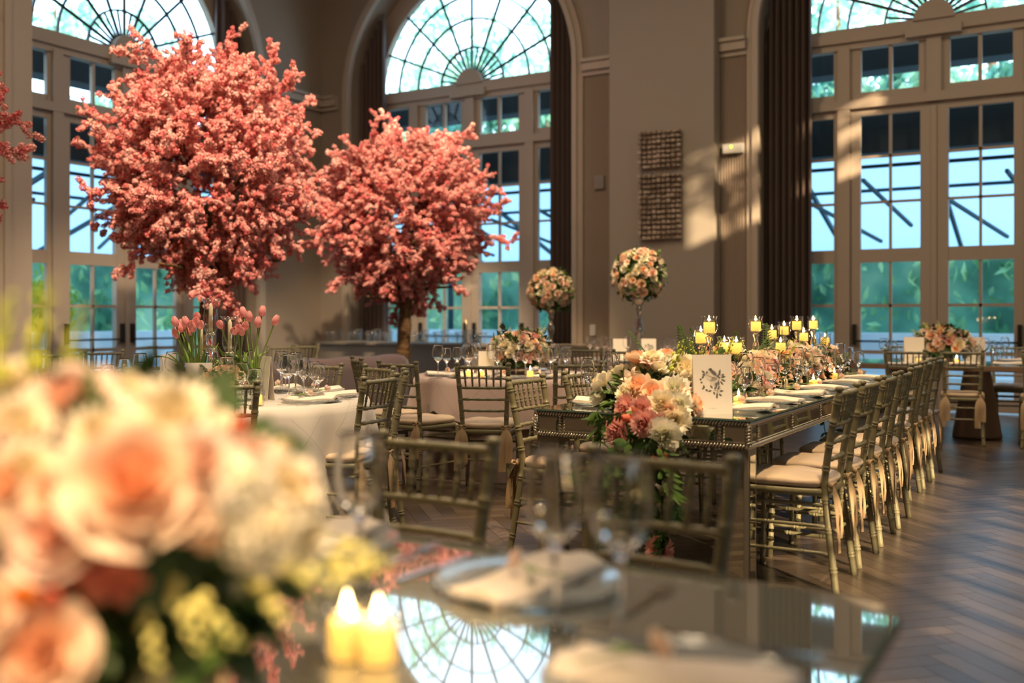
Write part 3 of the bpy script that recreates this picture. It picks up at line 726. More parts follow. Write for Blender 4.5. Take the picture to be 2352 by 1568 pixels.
for i, x in enumerate((-.89, -1.53)):
    chair(x, 2.21, .04 * (i - 1), -1, 'blurred dark bamboo-style chair ' + ('across the glass table, right one of the near pair', 'across the glass table, left one of the near pair')[i], 'chairs across the glass table')
def cf(x, d): return Vector((*cw(x, d), 0))
C1, R1 = cf(-1.74, 5.85), .9                                   # white round table
for a, lab in ((-72, 'half hidden by the blurred flowers before the white cloth'), (-22, 'pushed in at the right front of the white round table'),
               (8, 'seen edge-on at the right of the white round table'), (38, 'behind the right side of the white round table'), (68, 'at the back right of the white round table'), (98, 'at the back of the white round table'),
               (128, 'at the back left of the white round table'), (160, 'at the left of the white round table')):
    rr_ = 1.0 if a == -72 else 1.11; p = cf(-1.74 + rr_ * cos(radians(a)), 5.85 + rr_ * sin(radians(a))); chair(p.x, p.y, C1.x - p.x, C1.y - p.y, S1 + lab, 'chairs around the white round table')
C2, R2 = cf(0.0, 8.3), .8                                      # mauve round table
for a, r, lab in ((-98, 1.45, 'pulled out with its back square to us at the mauve round table'), (-126, 1.40, 'turned side on at the left of the mauve round table'), (-69, 1.32, 'at the right front of the mauve round table'),
                  (-40, 1.3, 'at the right of the mauve round table behind the garland'), (20, 1.25, 'at the far right of the mauve round table'), (75, 1.2, 'at the far side of the mauve round table'), (-160, 1.3, 'at the left of the mauve round table')):
    p = cf(r * cos(radians(a)), 8.3 + r * sin(radians(a))); chair(p.x, p.y, C2.x - p.x, C2.y - p.y, S1 + lab, 'chairs around the mauve round table')
# right-hand table with the cone foot, and the tables at the back
C4 = P(2215, 10.35); C3 = P(1455, 11.2)
for px, d, fy, lab in ((2078, 9.72, 1, 'seen from behind at the cone-footed table, left of the near pair'), (2210, 9.6, 1, 'seen from behind at the cone-footed table, right of the near pair'), (2318, 11.15, -1, 'on the window side of the cone-footed table'), (2400, 9.3, 1, 'cut by the right edge at the cone-footed table'), (2075, 11.6, -1, 'on the window side of the cone-footed table, left one')):
    p = P(px, d); chair(p.x, p.y, -.10 if fy > 0 else .1, fy, S1 + lab, 'chairs around the cone-footed table')
for px, d, lab in ((1452, 9.75, 'back to us at the far table under the tall flower ball'), (1345, 10.3, 'at the left of the far table under the tall flower ball'), (1560, 9.9, 'at the right of the far table under the tall flower ball')):
    p = P(px, d); chair(p.x, p.y, C3.x - p.x, C3.y - p.y, S1 + lab, 'chairs around the far table')
C5 = P(520, 12.4)
for px, d, lab in ((648, 11.2, 'behind the mauve sofa, left of the pair by the corner'), (702, 11.6, 'behind the mauve sofa, right of the pair by the corner'), (240, 9.5, 'behind the mauve sofa near the left window doors'), (140, 8.9, 'behind the mauve sofa beside the left window, nearest it')):
    p = P(px, d); chair(p.x, p.y, -1, .25, S1 + lab, 'chairs behind the sofa')

# ------------------------------------------------------------------ tables
def rounded_slab(mb, x0, x1, y0, y1, z0, z1, r, e=.006, mat_top=0, mat_side=1):
    pts = []
    for cx, cy, a0 in ((x1 - r, y1 - r, 0), (x0 + r, y1 - r, 90), (x0 + r, y0 + r, 180), (x1 - r, y0 + r, 270)):
        for k in range(9): a = radians(a0 + 90 * k / 8); pts.append((cx, cy, cos(a), sin(a)))
    n = len(pts)
    rings = [(z0, r - e), (z0 + e, r), (z1 - e, r), (z1, r - e)]
    mb.add([(cx + q * ca, cy + q * sa, z) for z, q in rings for cx, cy, ca, sa in pts],
           [(i * n + k, i * n + (k + 1) % n, (i + 1) * n + (k + 1) % n, (i + 1) * n + k) for i in range(3) for k in range(n)], mat_side, False)
    b = len(mb.v) - n; mb.f.append(tuple(range(b, b + n))); mb.m.append(mat_top); mb.sm.append(False)
    b = len(mb.v) - 4 * n; mb.f.append(tuple(range(b + n - 1, b - 1, -1))); mb.m.append(mat_side); mb.sm.append(False)
# foreground glass-topped table
FG = thing('dining_table', 'large table with dark glossy glass top and rounded corner filling the near foreground', 'table', (-1.4, .95, 0))
mb = MB(); rounded_slab(mb, -1.45, 1.13, -.75, .825, .735, .76, .11); mb.build('glass_top', [M['fg_top'], M['glass_edge']], FG)
for sx in (-.7, .6):
    mb = MB(); mb.lathe([(0, 0), (.33, 0), (.33, .02), (.19, .72), (.19, .735), (0, .735)], (sx, 0, 0), 32); mb.build('pedestal', M['pedestal'], FG)
# table with the cone foot at the right
CT = thing('dining_table', 'brown table with rounded corners on cone-shaped bronze feet before the right window', 'table', (C4.x, C4.y, 0), radians(-3))
mb = MB(); rounded_slab(mb, -1.32, 1.0, -.58, .58, .705, .76, .12); mb.build('table_top', [M['mirror_top'], M['brown_top']], CT)
for sx in (-.62, .12):
    mb = MB(); mb.lathe([(0, 0), (.235, 0), (.235, .03), (.13, .68), (.13, .705), (0, .705)], (sx, 0, 0), 40); mb.build('pedestal', M['pedestal'], CT)
# cloth-covered round tables
def cloth(c, R, z, hem, folds, amp, mkey, label, group=None, corners=0, seed=0):
    rng = random.Random(seed); ph = [rng.uniform(0, 6) for _ in range(4)]; NA, NR, NV = 200, 5, 16; mb = MB(); uv = []
    def prof(a, v):
        h = hem
        if corners: h = hem + (z - hem) * .34 * (1 - abs(sin(a * corners / 2 + .5)))
        d = (z - h) * v
        f = v ** .8; w = sin(folds * a + ph[0] + .8 * sin(2 * a + ph[1])) + .5 * sin((folds * 2 - 3) * a + ph[2])
        r = R + .008 + (amp * .55 + amp * w * .62) * f + .02 * v
        if v < .12: r -= .012 * (1 - v / .12) ** 2
        return r, z - d - (.006 if v > 0 else 0)
    for j in range(NR + 1):
        for i in range(NA + 1):
            a = 2 * pi * i / NA; r = (R - .008) * j / NR; mb.v.append((r * cos(a), r * sin(a), z)); uv.append((r * cos(a), r * sin(a)))
    for j in range(1, NV + 1):
        for i in range(NA + 1):
            a = 2 * pi * i / NA; v = j / NV; r, zz = prof(a, v); mb.v.append((r * cos(a), r * sin(a), zz)); uv.append(((R + z - zz) * cos(a) * 1.0 if 0 else a * R, R + z - zz))
    for j in range(NR + NV):
        for i in range(NA):
            k = j * (NA + 1) + i; mb.f.append((k, k + 1, k + NA + 2, k + NA + 1)); mb.m.append(0); mb.sm.append(True)
    me = mb.mesh('tablecloth', M[mkey]); ul = me.uv_layers.new(name='UVMap')
    for lp in me.loops: ul.data[lp.index].uv = uv[lp.vertex_index]
    return tag(ob('tablecloth', me, None, c), label, 'tablecloth', group)
def round_table(c, R, lab):
    t = thing('round_table', lab, 'table', c, 0, 'round banquet tables')
    mb = MB(); mb.lathe([(0, .73), (R - .01, .73), (R - .005, .738), (R - .01, .752), (0, .752)], n=64); mb.build('tabletop', M['brown_top'], t)
    for k in range(4):
        mb = MB(); a = pi / 4 + k * pi / 2; mb.tube([(.45 * cos(a), .45 * sin(a), 0), (.42 * cos(a), .42 * sin(a), .73)], .02); mb.build('leg', M['bronze'], t)
round_table(C1, R1 - .03, 'round banquet table under the white pintucked cloth')
cloth(C1, R1, .76, .015, 13, .085, 'cloth_white', 'white pintucked cloth hanging to the floor on the near round table', seed=2)
round_table(C2, R2 - .03, 'round banquet table under the mauve cloths')
cloth(C2, R2 - .014, .754, .01, 10, .05, 'cloth_dark', 'dusky brown under-cloth reaching the floor below the mauve cloth', seed=4)
cloth(C2, R2, .76, .40, 6, .045, 'cloth_mauve', 'mauve pintucked overlay cloth with pointed hem on the middle round table', corners=4, seed=5)
round_table(C3, .82, 'round banquet table under the far brown cloth')
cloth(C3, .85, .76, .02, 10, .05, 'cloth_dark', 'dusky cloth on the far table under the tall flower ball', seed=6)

# mirrored table with rope mouldings
MT = thing('mirrored_table', 'long mirrored dining table with silver rope mouldings and square legs', 'table', ((TX0 + TX1) / 2, (TY0 + TY1) / 2, 0))
hw, hl = (TX1 - TX0) / 2, (TY1 - TY0) / 2
mb = MB(); mb.box(-hw, hw, -hl, hl, TZ - .008, TZ); mb.m = [1, 1, 1, 1, 1, 1]; mb.add([(-hw + .004, -hl + .004, TZ + .0004), (hw - .004, -hl + .004, TZ + .0004), (hw - .004, hl - .004, TZ + .0004), (-hw + .004, hl - .004, TZ + .0004)], [(0, 1, 2, 3)], 0, False)
mb.build('mirror_top', [M['mirror_top'], M['glass_edge']], MT, clean=False)
za, zb = TZ - .135, TZ - .008
mb = MB()
e = .018
for x0, x1, y0, y1 in ((-hw + e, hw - e, -hl + e, -hl + .04), (-hw + e, hw - e, hl - .04, hl - e), (-hw + e, -hw + .04, -hl + .04, hl - .04), (hw - .04, hw - e, -hl + .04, hl - .04)): mb.box(x0, x1, y0, y1, za, zb)
mb.build('apron', M['carcass'], MT)
def rope(mb, a, b, r=.0115, step=.015, up=(0, 0, 1)):
    a = Vector(a); b = Vector(b); n = max(1, int((b - a).length / step)); t = (b - a).normalized(); u = Vector(up); x = t.cross(u)
    rot = Matrix((t, x, u)).transposed() @ Matrix.Rotation(radians(38), 3, 'Y')
    for k in range(n): mb.ball(a.lerp(b, (k + .5) / n), r * .52, r, r * 1.25, 6, 4, 0, rot)
sides = [((-hw, -hl, 0), (hw, -hl, 0), (0, -1, 0)), ((hw, -hl, 0), (hw, hl, 0), (1, 0, 0)), ((hw, hl, 0), (-hw, hl, 0), (0, 1, 0)), ((-hw, hl, 0), (-hw, -hl, 0), (-1, 0, 0))]
rp_ = MB()
for a, b, nn in sides:
    a, b, nn = Vector(a), Vector(b), Vector(nn); L = (b - a).length; t = (b - a).normalized(); off = nn * -.012
    for z in (zb - .012, za + .012): rope(rp_, a + off + Vector((0, 0, z)), b + off + Vector((0, 0, z)))
    divs = [.004, .145]; k = .145; seg = (L - .29) / (2 if L < 2 else 6)
    while k + seg < L - .15: k += seg; divs.append(k)
    divs += [L - .145, L - .004]
    for q in divs: rope(rp_, a + off + t * q + Vector((0, 0, za + .02)), a + off + t * q + Vector((0, 0, zb - .02)), .0095, .014, up=nn)
    for i in range(len(divs) - 1):
        p0 = a + t * (divs[i] + .017); p1 = a + t * (divs[i + 1] - .017)
        if (p1 - p0).length < .03: continue
        pm = MB(); w = nn * -.014
        fr = [(za + .026, 0), (za + .026, 1), (zb - .026, 1), (zb - .026, 0)]
        o4 = [(p1 if s else p0) + w + Vector((0, 0, z)) for z, s in fr]; i4 = [((p1 - t * .008) if s else (p0 + t * .008)) + w + nn * .004 + Vector((0, 0, z + (.008 if z < za + .05 else -.008))) for z, s in fr]
        pm.add(o4 + i4, [(0, 1, 5, 4), (1, 2, 6, 5), (2, 3, 7, 6), (3, 0, 4, 7), (4, 5, 6, 7)], 0, False); pm.build('mirror_panel', M['mirror'], MT)
rp_.build('rope_moulding', M['silver'], MT, clean=False)
for sx in (-1, 1):
    for sy in (-1, 1):
        x, y = sx * (hw - .075), sy * (hl - .075); mb = MB()
        mb.box(x - .06, x + .06, y - .06, y + .06, 0, za); lg = mb.build('leg', M['carcass'], MT)
        pm = MB()
        for nx, ny in ((1, 0), (-1, 0), (0, 1), (0, -1)):
            q = [(-.04, .05), (.04, .05), (.04, za - .03), (-.04, za - .03)]
            pm.add([(x + nx * .063 - ny * s, y + ny * .063 + nx * s, z) for s, z in q], [(0, 1, 2, 3)], 0, False)
        pm.build('mirror_panel', M['mirror'], lg)
# counter under the middle window
xa, _ = wallx(722, 12.45); xb = -6.35
CN = thing('serving_counter', 'long taupe serving counter under the middle window', 'counter', ((xa + xb) / 2, 12.85, 0)); w2 = (xb - xa) / 2
mb = MB(); mb.box(-w2 + .03, w2 - .03, -.36, .36, .06, .80)
CNB = mb.build('body', M['counter'], CN)
mb = MB(); mb.box(-w2, w2, -.41, .41, .80, .835); mb.build('worktop', M['counter'], CN)
mb = MB(); mb.box(-w2 + .06, w2 - .06, -.33, .33, 0, .06); mb.build('plinth', M['bronze'], CN)
# mauve sofa with its rounded back to us
SF = thing('sofa', 'long mauve velvet sofa with rounded back standing before the cherry trees', 'sofa', (-7.1, 6.3, 0))
mb = MB(); prof = [(.16, .08), (.17, .66), (.15, .74), (.09, .785), (0, .80), (-.09, .785), (-.14, .74), (-.15, .66), (-.16, .08)]
L2 = 3.15
def sofa_back(u, v):
    x, z = prof[min(8, int(round(u * 8)))]; y = -L2 + 2 * L2 * v; return (x, y, z + .008 * sin(9 * y))
mb.grid(sofa_back, 8, 60)
for v in (0, 60): mb.f.append(tuple(range(v * 9, v * 9 + 9))); mb.m.append(0); mb.sm.append(False)
mb.build('back', M['mauve'], SF, clean=True)
mb = MB(); mb.box(-.70, -.10, -L2, L2, .08, .30); mb.build('base', M['mauve'], SF)
for k in range(5):
    mb = MB(); y0 = -L2 + .03 + k * 1.25; rounded_slab(mb, -.72, -.17, y0, y0 + 1.22, .30, .45, .06, .03, 0, 0); mb.build('seat_cushion', M['mauve'], SF)
for y in (-L2 + .1, -1, 1, L2 - .1):
    for x in (-.62, .08): mb = MB(); mb.box(x - .03, x + .03, y - .03, y + .03, 0, .08); mb.build('foot', M['bronze'], SF)

# ------------------------------------------------------------------ tableware
def glass_profile(R, H, stem, foot, wall=.0012):
    bowl0 = H - stem; out = [(0, .0), (foot, .0), (foot, .0022), (foot * .45, .006), (.0055, .014), (.0042, .03), (.0042, stem * .8), (.006, stem * .95)]
    hb = H - stem; body = [(.012, stem + .006), (.55 * R, stem + .14 * hb), (.85 * R, stem + .28 * hb), (R, stem + .46 * hb), (.97 * R, stem + .62 * hb), (.86 * R, stem + .82 * hb), (.74 * R, H)]
    inn = [(r - wall, z) for r, z in reversed(body[1:])] + [(.0, stem + .03)]
    return out, body, inn
def make_wineglass(name, R, H, stem, foot, n=28):
    t = thing(name, 'x', 'glass'); out, body, inn = glass_profile(R, H, stem, foot)
    sp_ = [Vector((r, 0, z)) for r, z in [(.006, stem * .95)] + body]; dense = [(p.x, p.z) for p in smooth_path(sp_, 3)]
    si = [Vector((r, 0, z)) for r, z in inn]; di = [(max(0, p.x), p.z) for p in smooth_path(si, 3)]
    mb = MB(); mb.lathe(out[5:-1] + dense + di, n=n)
    ob('bowl_and_stem', mb.mesh('bowl_and_stem', M['glass'], True), t)
    mb = MB(); mb.lathe(out[:6], n=n); ob('foot', mb.mesh('foot', M['thin'], True), t); return t
GA = Proto(lambda: make_wineglass('wine_glass', .046, .262, .125, .037)); GB = Proto(lambda: make_wineglass('wine_glass', .039, .232, .112, .034)); GC = Proto(lambda: make_wineglass('wine_glass', .043, .20, .085, .034))
GAF = Proto(lambda: make_wineglass('wine_glass', .046, .275, .125, .038, 40))
def one(mesh_fn, name, cat):
    def mk(): return tag(ob(name, mesh_fn()), 'x', cat)
    return Proto(mk)
def charger_mesh():
    mb = MB(); n = 72; prof = [(0, .004), (.10, .004), (.115, .007), (.135, .011), (.150, .014), (.160, .017), (.166, .0185), (.168, .016), (.160, .012), (.14, .006), (.11, .001), (0, .0)]
    vs_ = []
    for i, (r, z) in enumerate(prof):
        for k in range(n):
            a = 2 * pi * k / n; q = .0022 * (k % 2) if 2 <= i <= 7 else 0; vs_.append((r * cos(a), r * sin(a), z + q))
    m = len(prof); mb.add(vs_, [(i * n + k, i * n + (k + 1) % n, (i + 1) * n + (k + 1) % n, (i + 1) * n + k) for i in range(m - 1) for k in range(n)])
    return mb.mesh('charger_plate', M['charger'], True)
CHARGER = one(charger_mesh, 'charger_plate', 'plate')
def napkin_mesh(seed):
    rng = random.Random(seed); a, b = rng.uniform(0, 6), rng.uniform(0, 6); mb = MB()
    def top(u, v): return ((u - .5) * .13 * (1 - .18 * v), (v - .5) * .30, .020 + .007 * sin(5 * v + a) + .004 * sin(9 * u + b) - .010 * abs(u - .5) * 2)
    def bot(u, v): x, y, z = top(1 - u, v); return (x, y, z - .014)
    mb.grid(top, 10, 16); mb.grid(bot, 10, 16)
    w = 11; b0 = 0; b1 = w * 17
    for j in range(16):
        for i0, i1 in ((0, 10), (10, 0)):
            mb.f.append((b0 + j * w + i0, b0 + (j + 1) * w + i0, b1 + (j + 1) * w + i1, b1 + j * w + i1)); mb.m.append(0); mb.sm.append(False)
    for j in (0, 16):
        for i in range(10): mb.f.append((j * w + i, j * w + i + 1, b1 + j * w + 9 - i, b1 + j * w + 10 - i)); mb.m.append(0); mb.sm.append(False)
    return mb.mesh('napkin', M['napkin'], True)
NAP = [one(lambda s=s: napkin_mesh(s), 'napkin', 'napkin') for s in (1, 2, 3)]
def fork_mesh():
    mb = MB(); mb.grid(lambda u, v: ((u - .5) * (.012 + .004 * (1 - v)), -.10 + .13 * v, .003 + .002 * sin(pi * v)), 2, 8)
    mb.grid(lambda u, v: ((u - .5) * .024, .03 + .03 * v, .004 + .003 * v), 2, 4)
    for k in range(4): mb.box(-.0115 + k * .0063, -.0115 + k * .0063 + .0035, .058, .105, .0055, .0075)
    return mb.mesh('fork', M['steel'])
def knife_mesh():
    mb = MB(); mb.box(-.007, .007, -.12, 0, .001, .007); mb.grid(lambda u, v: (-.008 + .018 * u * (1 - .6 * v ** 3), .12 * v, .004), 3, 8); return mb.mesh('knife', M['steel'])
FORK, KNIFE = one(fork_mesh, 'fork', 'fork'), one(knife_mesh, 'knife', 'knife')
# ------------------------------------------------------------------ flowers (unit size, facing +z)
def rose_shape(seed, ruffle=0.0, loose=1.0):
    rng = random.Random(seed); mb = MB()
    lay = [(3, .13, .60, .20), (4, .25, .64, .10), (5, .39, .63, .08), (5, .56, .58, .10), (6, .77, .46, .18), (7, 1.0, .22, .30)]
    for i, (n, r, h, curl) in enumerate(lay):
        off = rng.uniform(0, 6)
        for k in range(n):
            phi = off + 2 * pi * k / n + rng.uniform(-.12, .12); hw_ = pi / n * 1.35; dr = rng.uniform(.92, 1.08); ph = rng.uniform(0, 6); dh = rng.uniform(-.05, .05)
            def fn(u, v, phi=phi, hw_=hw_, r=r * dr, h=h + dh, curl=curl, ph=ph, i=i):
                s = 2 * u - 1; w = (v ** .35) * (1 - .25 * v ** 4); a = phi + s * hw_ * w
                rr = .06 + (r - .06) * (v ** (.55 + .25 * loose)) + (curl * r * max(0, v - .7) ** 1.0) - .05 * s * s * r
                z = -.45 + (h + .45) * (v ** .9) - .22 * s * s * v - (.35 * curl * max(0, v - .75) if i > 3 else 0)
                if ruffle: q = ruffle * v * v * sin(9 * s + ph); rr += q * .5; z += q * .6
                return (rr * cos(a), rr * sin(a), z)
            mb.grid(fn, 6 if ruffle else 4, 4)
    mb.ball((0, 0, .35), .10, .10, .25, 8, 5)
    return mb
def lily_shape(seed):
    rng = random.Random(seed); mb = MB()
    for k in range(6):
        phi = pi / 3 * k + rng.uniform(-.1, .1); L = rng.uniform(.95, 1.1); ph = rng.uniform(0, 6)
        def fn(u, v, phi=phi, L=L, ph=ph):
            s = 2 * u - 1; w = .34 * sin(pi * min(1, v * .82 + .12)) ; r = L * (.10 + .9 * v ** 1.3); z = -.5 + .95 * v ** .6 - .25 * v ** 3 - .22 * abs(s) * w
            return (r * cos(phi) - s * w * sin(phi), r * sin(phi) + s * w * cos(phi), z + .04 * sin(7 * v + ph))
        mb.grid(fn, 4, 6)
    for k in range(5): a = k * 1.256; mb.tube([(0, 0, -.4), (.15 * cos(a), .15 * sin(a), .1), (.28 * cos(a), .28 * sin(a), .3)], .015, 4)
    return mb
def bud_shape(seed):
    rng = random.Random(seed); mb = MB()
    for k in range(5):
        phi = 2 * pi * k / 5 + rng.uniform(-.2, .2)
        def fn(u, v, phi=phi):
            s = 2 * u - 1; r = .50 * sin(pi * (.08 + .80 * v)) ** .8 * (1 - .05 * abs(s)); a = phi + s * .85; return (r * cos(a), r * sin(a), -.6 + 1.5 * v)
        mb.grid(fn, 4, 6)
    return mb
def florets_shape(seed):
    rng = random.Random(seed); mb = MB()
    for k in range(60):
        ph = k * 2.39996; z = 1 - k / 60 * 1.15; r = sqrt(max(0, 1 - z * z)); d = Vector((r * cos(ph), r * sin(ph), z)); p = d * rng.uniform(.82, 1.0) * Vector((1, 1, .75)).length / 1.6
        q = d.to_track_quat('Z', 'Y').to_matrix(); a0 = rng.uniform(0, 6)
        for j in range(4):
            a = a0 + j * pi / 2; c_, s_ = cos(a), sin(a)
            mb.add([p + q @ Vector(v) for v in ((0, 0, 0), (.10 * c_ - .08 * s_, .10 * s_ + .08 * c_, .03), (.21 * c_, .21 * s_, .01), (.10 * c_ + .08 * s_, .10 * s_ - .08 * c_, .03))], [(0, 1, 2, 3)], 0, False)
    return mb
def leafblade(mb, p, d, nrm, L, W, mat=0, bend=.25):
    d = Vector(d).normalized(); nrm = Vector(nrm); x = d.cross(nrm)
    x = x.normalized() if x.length > 1e-4 else Vector((1, 0, 0)); n2 = x.cross(d); p = Vector(p)
    def fn(u, v): s = 2 * u - 1; return p + d * (L * v) + x * (s * W * sin(pi * (.06 + .94 * v)) ** .8) + n2 * (-bend * L * v * v + .25 * W * abs(s))
    mb.grid(fn, 2, 6, mat)
def spray_leaf(seed, n=7, W=.10):
    rng = random.Random(seed); mb = MB(); pts = smooth_path([(0, 0, 0), (.05, 0, .4), (.0, .08, .75), (-.06, .16, 1.0)], 4); mb.tube(pts, .012, 5)
    for k in range(n):
        p = pts[min(len(pts) - 1, int((k + 1) / n * (len(pts) - 1)))]
        for s in (-1, 1): leafblade(mb, p, (s * .8, rng.uniform(-.3, .5), .65), (0, -1, .4), rng.uniform(.28, .40), W)
    leafblade(mb, pts[-1], (-.1, .3, 1), (0, -1, .3), .3, W); return mb
def spray_bud(seed):
    rng = random.Random(seed); mb = MB(); pts = smooth_path([(0, 0, 0), (.04, 0, .4), (.0, .05, .8), (-.05, .1, 1.05)], 4); mb.tube(pts, .014, 5, 1)
    for k in range(13):
        t = .25 + .75 * k / 12; p = pts[int(t * (len(pts) - 1))]; a = k * 2.4; r = .062 * (1.25 - t)
        mb.ball(p + Vector((cos(a) * .06, sin(a) * .06, 0)), r, r, r * 1.5, 7, 5)
    return mb
def fern_shape(seed):
    mb = MB(); pts = smooth_path([(0, 0, 0), (0, .03, .5), (0, .12, 1.0)], 8); mb.tube(pts, .008, 4)
    for k, p in enumerate(pts[2:]):
        L = .30 * (1 - k / (len(pts) - 1)) + .03
        for s in (-1, 1):
            leafblade(mb, p, (s, .15, .5), (0, -1, .2), L, .018)
            leafblade(mb, p + Vector((s * L * .3, .04 * L, .15 * L)), (s * .3, .1, 1), (0, -1, .2), L * .4, .012)
    return mb
SHAPES = {'rose': [rose_shape(s) for s in (1, 2, 3)], 'lisianthus': [rose_shape(s, .20, .6) for s in (4, 5)], 'alstroemeria': [lily_shape(s) for s in (6, 7)],
          'bud': [bud_shape(8)], 'hydrangea': [florets_shape(9)], 'leaf_spray': [spray_leaf(10), spray_leaf(11, 9, .07)], 'bud_sprig': [spray_bud(12)], 'fern': [fern_shape(13)]}
CACHE = {}
def fmesh(kind, col, k=None):
    k = random.randrange(len(SHAPES[kind])) if k is None else k % len(SHAPES[kind])
    key = (kind, col, k)
    if key not in CACHE:
        ms = {'leaf_spray': lambda: [M[col or 'leaf']], 'fern': lambda: [M[col or 'leaf']], 'bud_sprig': lambda: [M[col or 'bud_lime'], M['stem']]}.get(kind, lambda: [M['p_' + col]])()
        CACHE[key] = SHAPES[kind][k].mesh(kind, ms)
    return CACHE[key]
def flower(parent, kind, col, pos, nrm, size, name=None, spin=None):
    q = Vector(nrm).normalized().to_track_quat('Z', 'Y'); e = (q.to_matrix() @ Matrix.Rotation(random.uniform(0, 6) if spin is None else spin, 3, 'Z')).to_euler()
    return ob(name or kind, fmesh(kind, col), parent, pos, e, size)
def pick(mix):
    r = random.random() * sum(m[-1] for m in mix)
    for m_ in mix:
        r -= m_[-1]
        if r <= 0: return m_
    return mix[-1]
def dome(root, c, rx, ry, rz, n, mix, size, zmin=-.2, leaves=14, sprigs=4, foliage='leaf_dark', lsize=.13, jitter=.12):
    """flowers over an ellipsoid, facing outwards, with leaf sprays between them and dark greenery inside"""
    c = Vector(c); core = MB(); rng = random.Random(n)
    for k in range(int(n * 3)):
        d = Vector((rng.gauss(0, 1), rng.gauss(0, 1), rng.gauss(0, 1))).normalized()
        if d.z < zmin - .2: continue
        p = c + Vector((d.x * rx, d.y * ry, d.z * rz)) * rng.uniform(.62, .90)
        leafblade(core, p, d + Vector((rng.uniform(-.8, .8), rng.uniform(-.8, .8), rng.uniform(-.8, .8))), (rng.uniform(-1, 1), rng.uniform(-1, 1), 1), size * 1.5, size * .45)
    core.ball(c, rx * .74, ry * .74, rz * .74, 14, 9)
    f = core.build('foliage', M[foliage], root, clean=False); f['kind'] = 'stuff'
    for k in range(n):
        z = 1 - (k + .5) / n * (1 - zmin); a = k * 2.39996 + random.uniform(-.15, .15); r = sqrt(max(0, 1 - z * z)); d = Vector((r * cos(a), r * sin(a), z))
        kind, col, s, _ = pick(mix); j = 1 + random.uniform(-jitter, jitter * .6)
        nr = Vector((d.x / rx, d.y / ry, d.z / rz)).normalized() + Vector((random.uniform(-.25, .25), random.uniform(-.25, .25), random.uniform(-.1, .3)))
        flower(root, kind, col, c + Vector((d.x * rx, d.y * ry, d.z * rz)) * j * .93, nr, size * s * random.uniform(.85, 1.15))
    for k in range(leaves):
        a = random.uniform(0, 2 * pi); z = random.uniform(zmin - .1, .9); r = sqrt(max(0, 1 - z * z)); d = Vector((r * cos(a), r * sin(a), z))
        flower(root, 'leaf_spray', random.choice(('leaf', 'leaf', 'leaf_dark')), c + Vector((d.x * rx, d.y * ry, d.z * rz)) * .78, d + Vector((0, 0, .1)), lsize * random.uniform(.8, 1.3))
    for k in range(sprigs):
        a = random.uniform(0, 2 * pi); z = random.uniform(.2, .9); r = sqrt(max(0, 1 - z * z)); d = Vector((r * cos(a), r * sin(a), z))
        flower(root, 'bud_sprig', 'bud_lime', c + Vector((d.x * rx, d.y * ry, d.z * rz)) * .8, d + Vector((0, 0, .5)), lsize * random.uniform(1.1, 1.6))
MIX = [('rose', 'peach', 1.0, 16), ('rose', 'blush', 1.0, 14), ('rose', 'cream', 1.0, 16), ('lisianthus', 'cream', .95, 12), ('lisianthus', 'white', 1.0, 10), ('lisianthus', 'blush', .95, 10), ('alstroemeria', 'pink', .9, 7),
       ('alstroemeria', 'blush', .95, 10), ('bud', 'pink', .6, 4), ('lisianthus', 'pink', .9, 6), ('bud', 'cream', .6, 4)]
MIXW = [m if m[1] not in ('pink',) else (*m[:3], 3) for m in MIX]

# ------------------------------------------------------------------ big blurred arrangement in the near foreground
AR = P(320, 1.17, .76); ARr = thing('flower_arrangement', 'huge blurred peach and cream rose arrangement in the near left corner', 'flower arrangement', AR)
mb = MB(); mb.lathe([(0, 0), (.09, 0), (.10, .01), (.11, .10), (.105, .11), (.10, .10), (.09, .015), (0, .015)], n=32); mb.build('vase', M['pedestal'], ARr)
core = MB(); rng = random.Random(21); cc = Vector((-.02, 0, .215))
core.ball(cc, .150, .150, .15, 16, 10)
for k in range(420):
    d = Vector((rng.gauss(0, 1), rng.gauss(0, 1), rng.gauss(0, 1) * .9)).normalized(); p = cc + Vector((d.x * .19, d.y * .19, d.z * .19)) * rng.uniform(.6, .95)
    leafblade(core, p, d + Vector((rng.uniform(-.8, .8), rng.uniform(-.8, .8), rng.uniform(-.8, .6))), (rng.uniform(-1, 1), rng.uniform(-1, 1), 1), .075, .019)
f = core.build('foliage', M['leaf_dark'], ARr, clean=False); f['kind'] = 'stuff'
CAMP = Vector((0, 0, CAMH))
def fg(px, py, rpx, d, kind, col, up=.35, dx=0):
    w = P(px, d, zat(py, d)); tocam = (CAMP - w).normalized(); out = (w - (AR + Vector((-.02, 0, .20)))).normalized()
    flower(ARr, kind, col, w - AR, tocam * .55 + out * .7 + Vector((dx, 0, up)), rpx / FPX * d)
